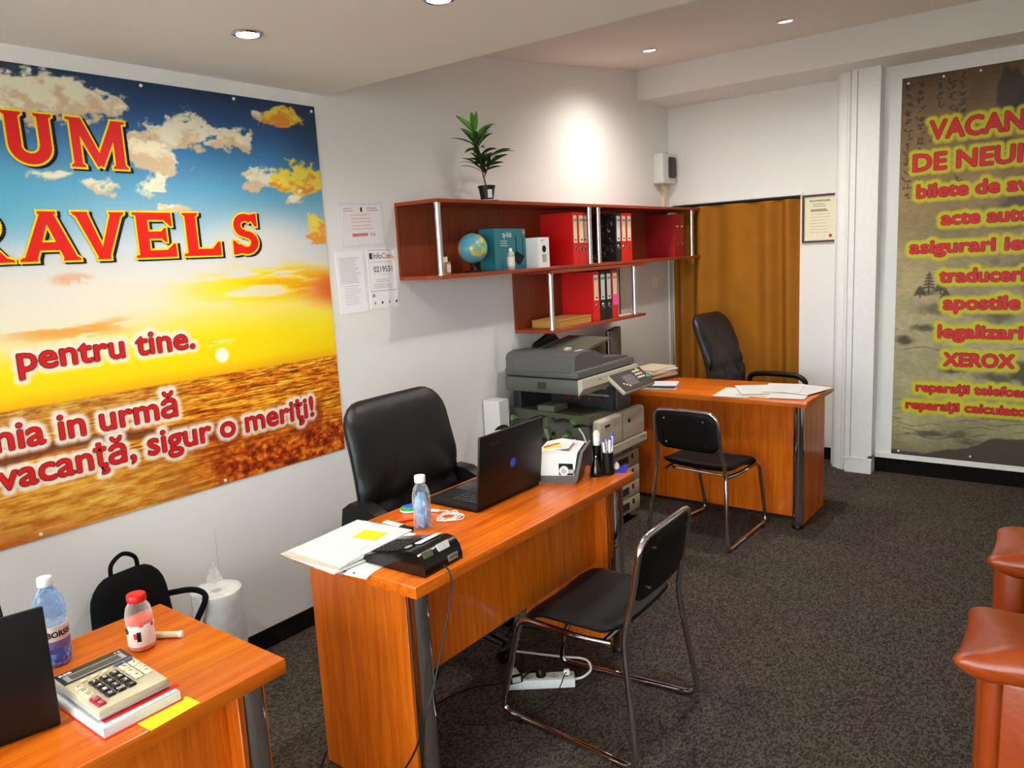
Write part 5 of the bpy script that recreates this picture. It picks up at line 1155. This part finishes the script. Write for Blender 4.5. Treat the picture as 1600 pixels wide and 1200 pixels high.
MB(TL(-.02, .088, .44)).box((-.03, -.012, -.002), (.03, .001, .002)).obj('badge', mat('bronze_badge', (110, 84, 52), .4, .6), bp, 0)
MB().tube(spline([(-.10, -.03, .455), (-.14, .03, .468), (-.185, .08, .47), (-.205, .12, .456), (-.19, .145, .435), (-.15, .13, .36), (-.11, .06, .2)], 7), .011, 6).obj('shoulder_strap', M_fabric, bp)
for k, (yy, lab) in enumerate(((0, 'pack of white paper towel rolls wrapped in film by the wall'),)):
    pk = thing('paper_towel_pack', lab, 'paper towels', (-2.63, 1.50, 0), .2)
    for j in range(2):
        rl = MB().lathe([(.022, .002 + j*.217), (.086, .002 + j*.217), (.089, .008 + j*.217), (.089, .208 + j*.217), (.086, .215 + j*.217), (.022, .215 + j*.217), (.022, .002 + j*.217)], n=36).obj('roll', M_paper, pk, 50)
        MB().lathe([(.0195, .004 + j*.217), (.0215, .004 + j*.217), (.0215, .216 + j*.217), (.0195, .216 + j*.217), (.0195, .004 + j*.217)], n=20).obj('core', mat('grey_board', (172, 168, 162), .8), rl)
    MB().lathe([(.05, .0005), (.092, .001), (.094, .01), (.093, .20), (.0945, .30), (.093, .437), (.06, .444), (.002, .446)], n=18).obj('film_wrap', M_film, pk)
MB(TL(-.05, .04, .44)).add([(.03*math.cos(2*PI*k/8)*(1.2 if k % 2 else .7)*(1-z), .03*math.sin(2*PI*k/8)*(1.2 if k % 2 else .7)*(1-z), z*.09) for z in (0, .5, .95) for k in range(8)], [(i*8+k, i*8+(k+1) % 8, (i+1)*8+(k+1) % 8, (i+1)*8+k) for i in range(2) for k in range(8)]).obj('film_tuft', M_film, pk, 0)
ex = thing('power_strip', 'white five-socket power strip lying under the middle desk edge', 'power strip', (-1.625, 2.20, 0), math.radians(37))
MB().rbox((-.130, -.030, .002), (.130, .030, .040), .006, 2).obj('housing', M_white, ex)
for k in range(5):
    x = -.10 + k*.05; s = MB().lathe([(.0205, .040), (.0205, .0412), (.018, .0412), (.018, .0404), (0, .0404)], (x, 0, 0), 24).obj('socket', mat('socket_grey', (214, 214, 210), .5), ex)
    for d in (-.0085, .0085): MB(TL(x, d, 0)).cyl((0, 0, .0403), (0, 0, .0409), .0028, n=8).obj('contact_hole', M_ink, s)
ww = spline([(.130, 0, .02), (.165, .0, .03), (.195, .03, .04), (.19, .075, .05), (.16, .12, .04), (.10, .17, .02), (.02, .22, .006), (-.1, .26, .006)], 7); MB().tube(ww, .0045, 8).obj('supply_cord', M_white, ex)
RS = RZ(math.radians(37)); base_ = Vector((-1.625, 2.20, 0))
def sw_(x, y, z): return tuple(base_ + RS @ Vector((x, y, z)))
ad = thing('power_adapter', 'black charger block with white label plugged into the power strip', 'charger', sw_(-.105, -.012, .0415), math.radians(37) + .35)
MB().rbox((-.028, -.04, 0), (.026, .03, .034), .005, 2).obj('adapter_body', M_black, ad); MB().box((-.018, -.0408, .006), (.016, -.0398, .028)).obj('adapter_label', M_paper, ad, 0); MB().box((-.018, -.03, .0338), (.016, .015, .0344)).obj('adapter_label', M_paper, ad, 0)
pk1 = thing('plug', 'round black plug in the middle of the power strip', 'plug', sw_(0, 0, .0415), 0); MB().lathe([(.0185, 0), (.019, .012), (.016, .026), (.010, .032), (0, .032)], n=20).obj('plug_body', M_black, pk1)
MB().tube(spline([(0, 0, .02), (-.03, -.03, .02), (-.05, -.07, .004), (-.10, -.14, .004), (-.16, -.20, .004), (-.20, -.30, .004), (-.22, -.42, .004)], 6), .0032, 6).obj('plug_cord', M_black, pk1)
pk2 = thing('plug', 'slim white plug at the right end of the power strip', 'plug', sw_(.10, 0, .0415), math.radians(37)); MB().rbox((-.012, -.009, 0), (.012, .009, .022), .005, 2).obj('plug_body', M_white, pk2)
MB().tube(spline([(0, -.006, .016), (-.012, -.03, .012), (-.03, -.08, .0), (-.07, -.14, -.036), (-.16, -.20, -.037), (-.30, -.24, -.037), (-.42, -.22, -.037)], 6), .002, 6).obj('plug_cord', M_black, pk2)
lp = [(-1.90 + .09*math.cos(a), 2.485 + .07*math.sin(a), .004 + .004*(k % 3)) for k, a in enumerate([j*.55 for j in range(22)])]
tag(MB().tube(spline(lp, 5), .0035, 6).obj('coiled_cable', M_black), 'loose black cable coil on the carpet under the middle desk', 'cable')

# ================================================================== papers on the back desk
for i, (lab, x, y, a, lv) in enumerate((('leftmost printed sheet of the papers spread on the back desk', -1.70, 4.42, .1, 0), ('printed sheet lying half covered in the middle of the spread papers', -1.55, 4.45, -.15, 1), ('printed sheet at the front right corner of the back desk', -1.40, 4.46, .12, 2),
                                       ('slanted printed sheet behind the leftmost one on the back desk', -1.62, 4.52, .5, 3), ('printed sheet reaching the rear right edge of the back desk', -1.36, 4.60, -.25, 4), ('topmost printed sheet in the middle of the spread papers', -1.48, 4.60, .2, 5))):
    q = thing('paper_sheet', lab, 'paper', (x, y, DT + .0003 + lv*.0022), a, 'sheets spread on the back desk'); w, h = .21, .29
    MB().box((-w/2, -h/2, 0), (w/2, h/2, .0012)).obj('sheet', M_papero if i == 1 else M_paper, q, 0)
    lines(MB(TL(0, 0, .0014)), -w*.4, w*.35, -h*.35, h*.35, 6, .0025, 0, rnd=random.Random(i)).obj('print_line', M_grey_ink, q, 0)
st_ = thing('paper_stack', 'small folded paper stack at the left front of the back desk', 'papers', (-2.20, 4.40, DT), .3)
for k in range(5): MB(TL(.006*math.sin(k*2), .006*math.cos(k*3), .006*k) @ RZ(.05*math.sin(k*1.7))).box((-.11, -.08, 0), (.11, .08, .0055)).obj('sheaf', M_ink if k == 3 else M_paper, st_, 0)
st_ = thing('paper_stack', 'taller ruffled paper stack near the monitor on the back desk', 'papers', (-2.40, 4.70, DT), -.2)
MB().box((-.11, -.15, 0), (.11, .15, .02)).obj('folder', M_goldframe, st_, 0)
for k in range(6): MB(TL(.008*math.sin(k*2.3), .008*math.cos(k*1.3), .02 + .010*k) @ RZ(.09*math.sin(k*2.7))).box((-.10, -.14, 0), (.10, .14, .009)).obj('sheaf', M_papero if k % 2 else M_paper, st_, 0)
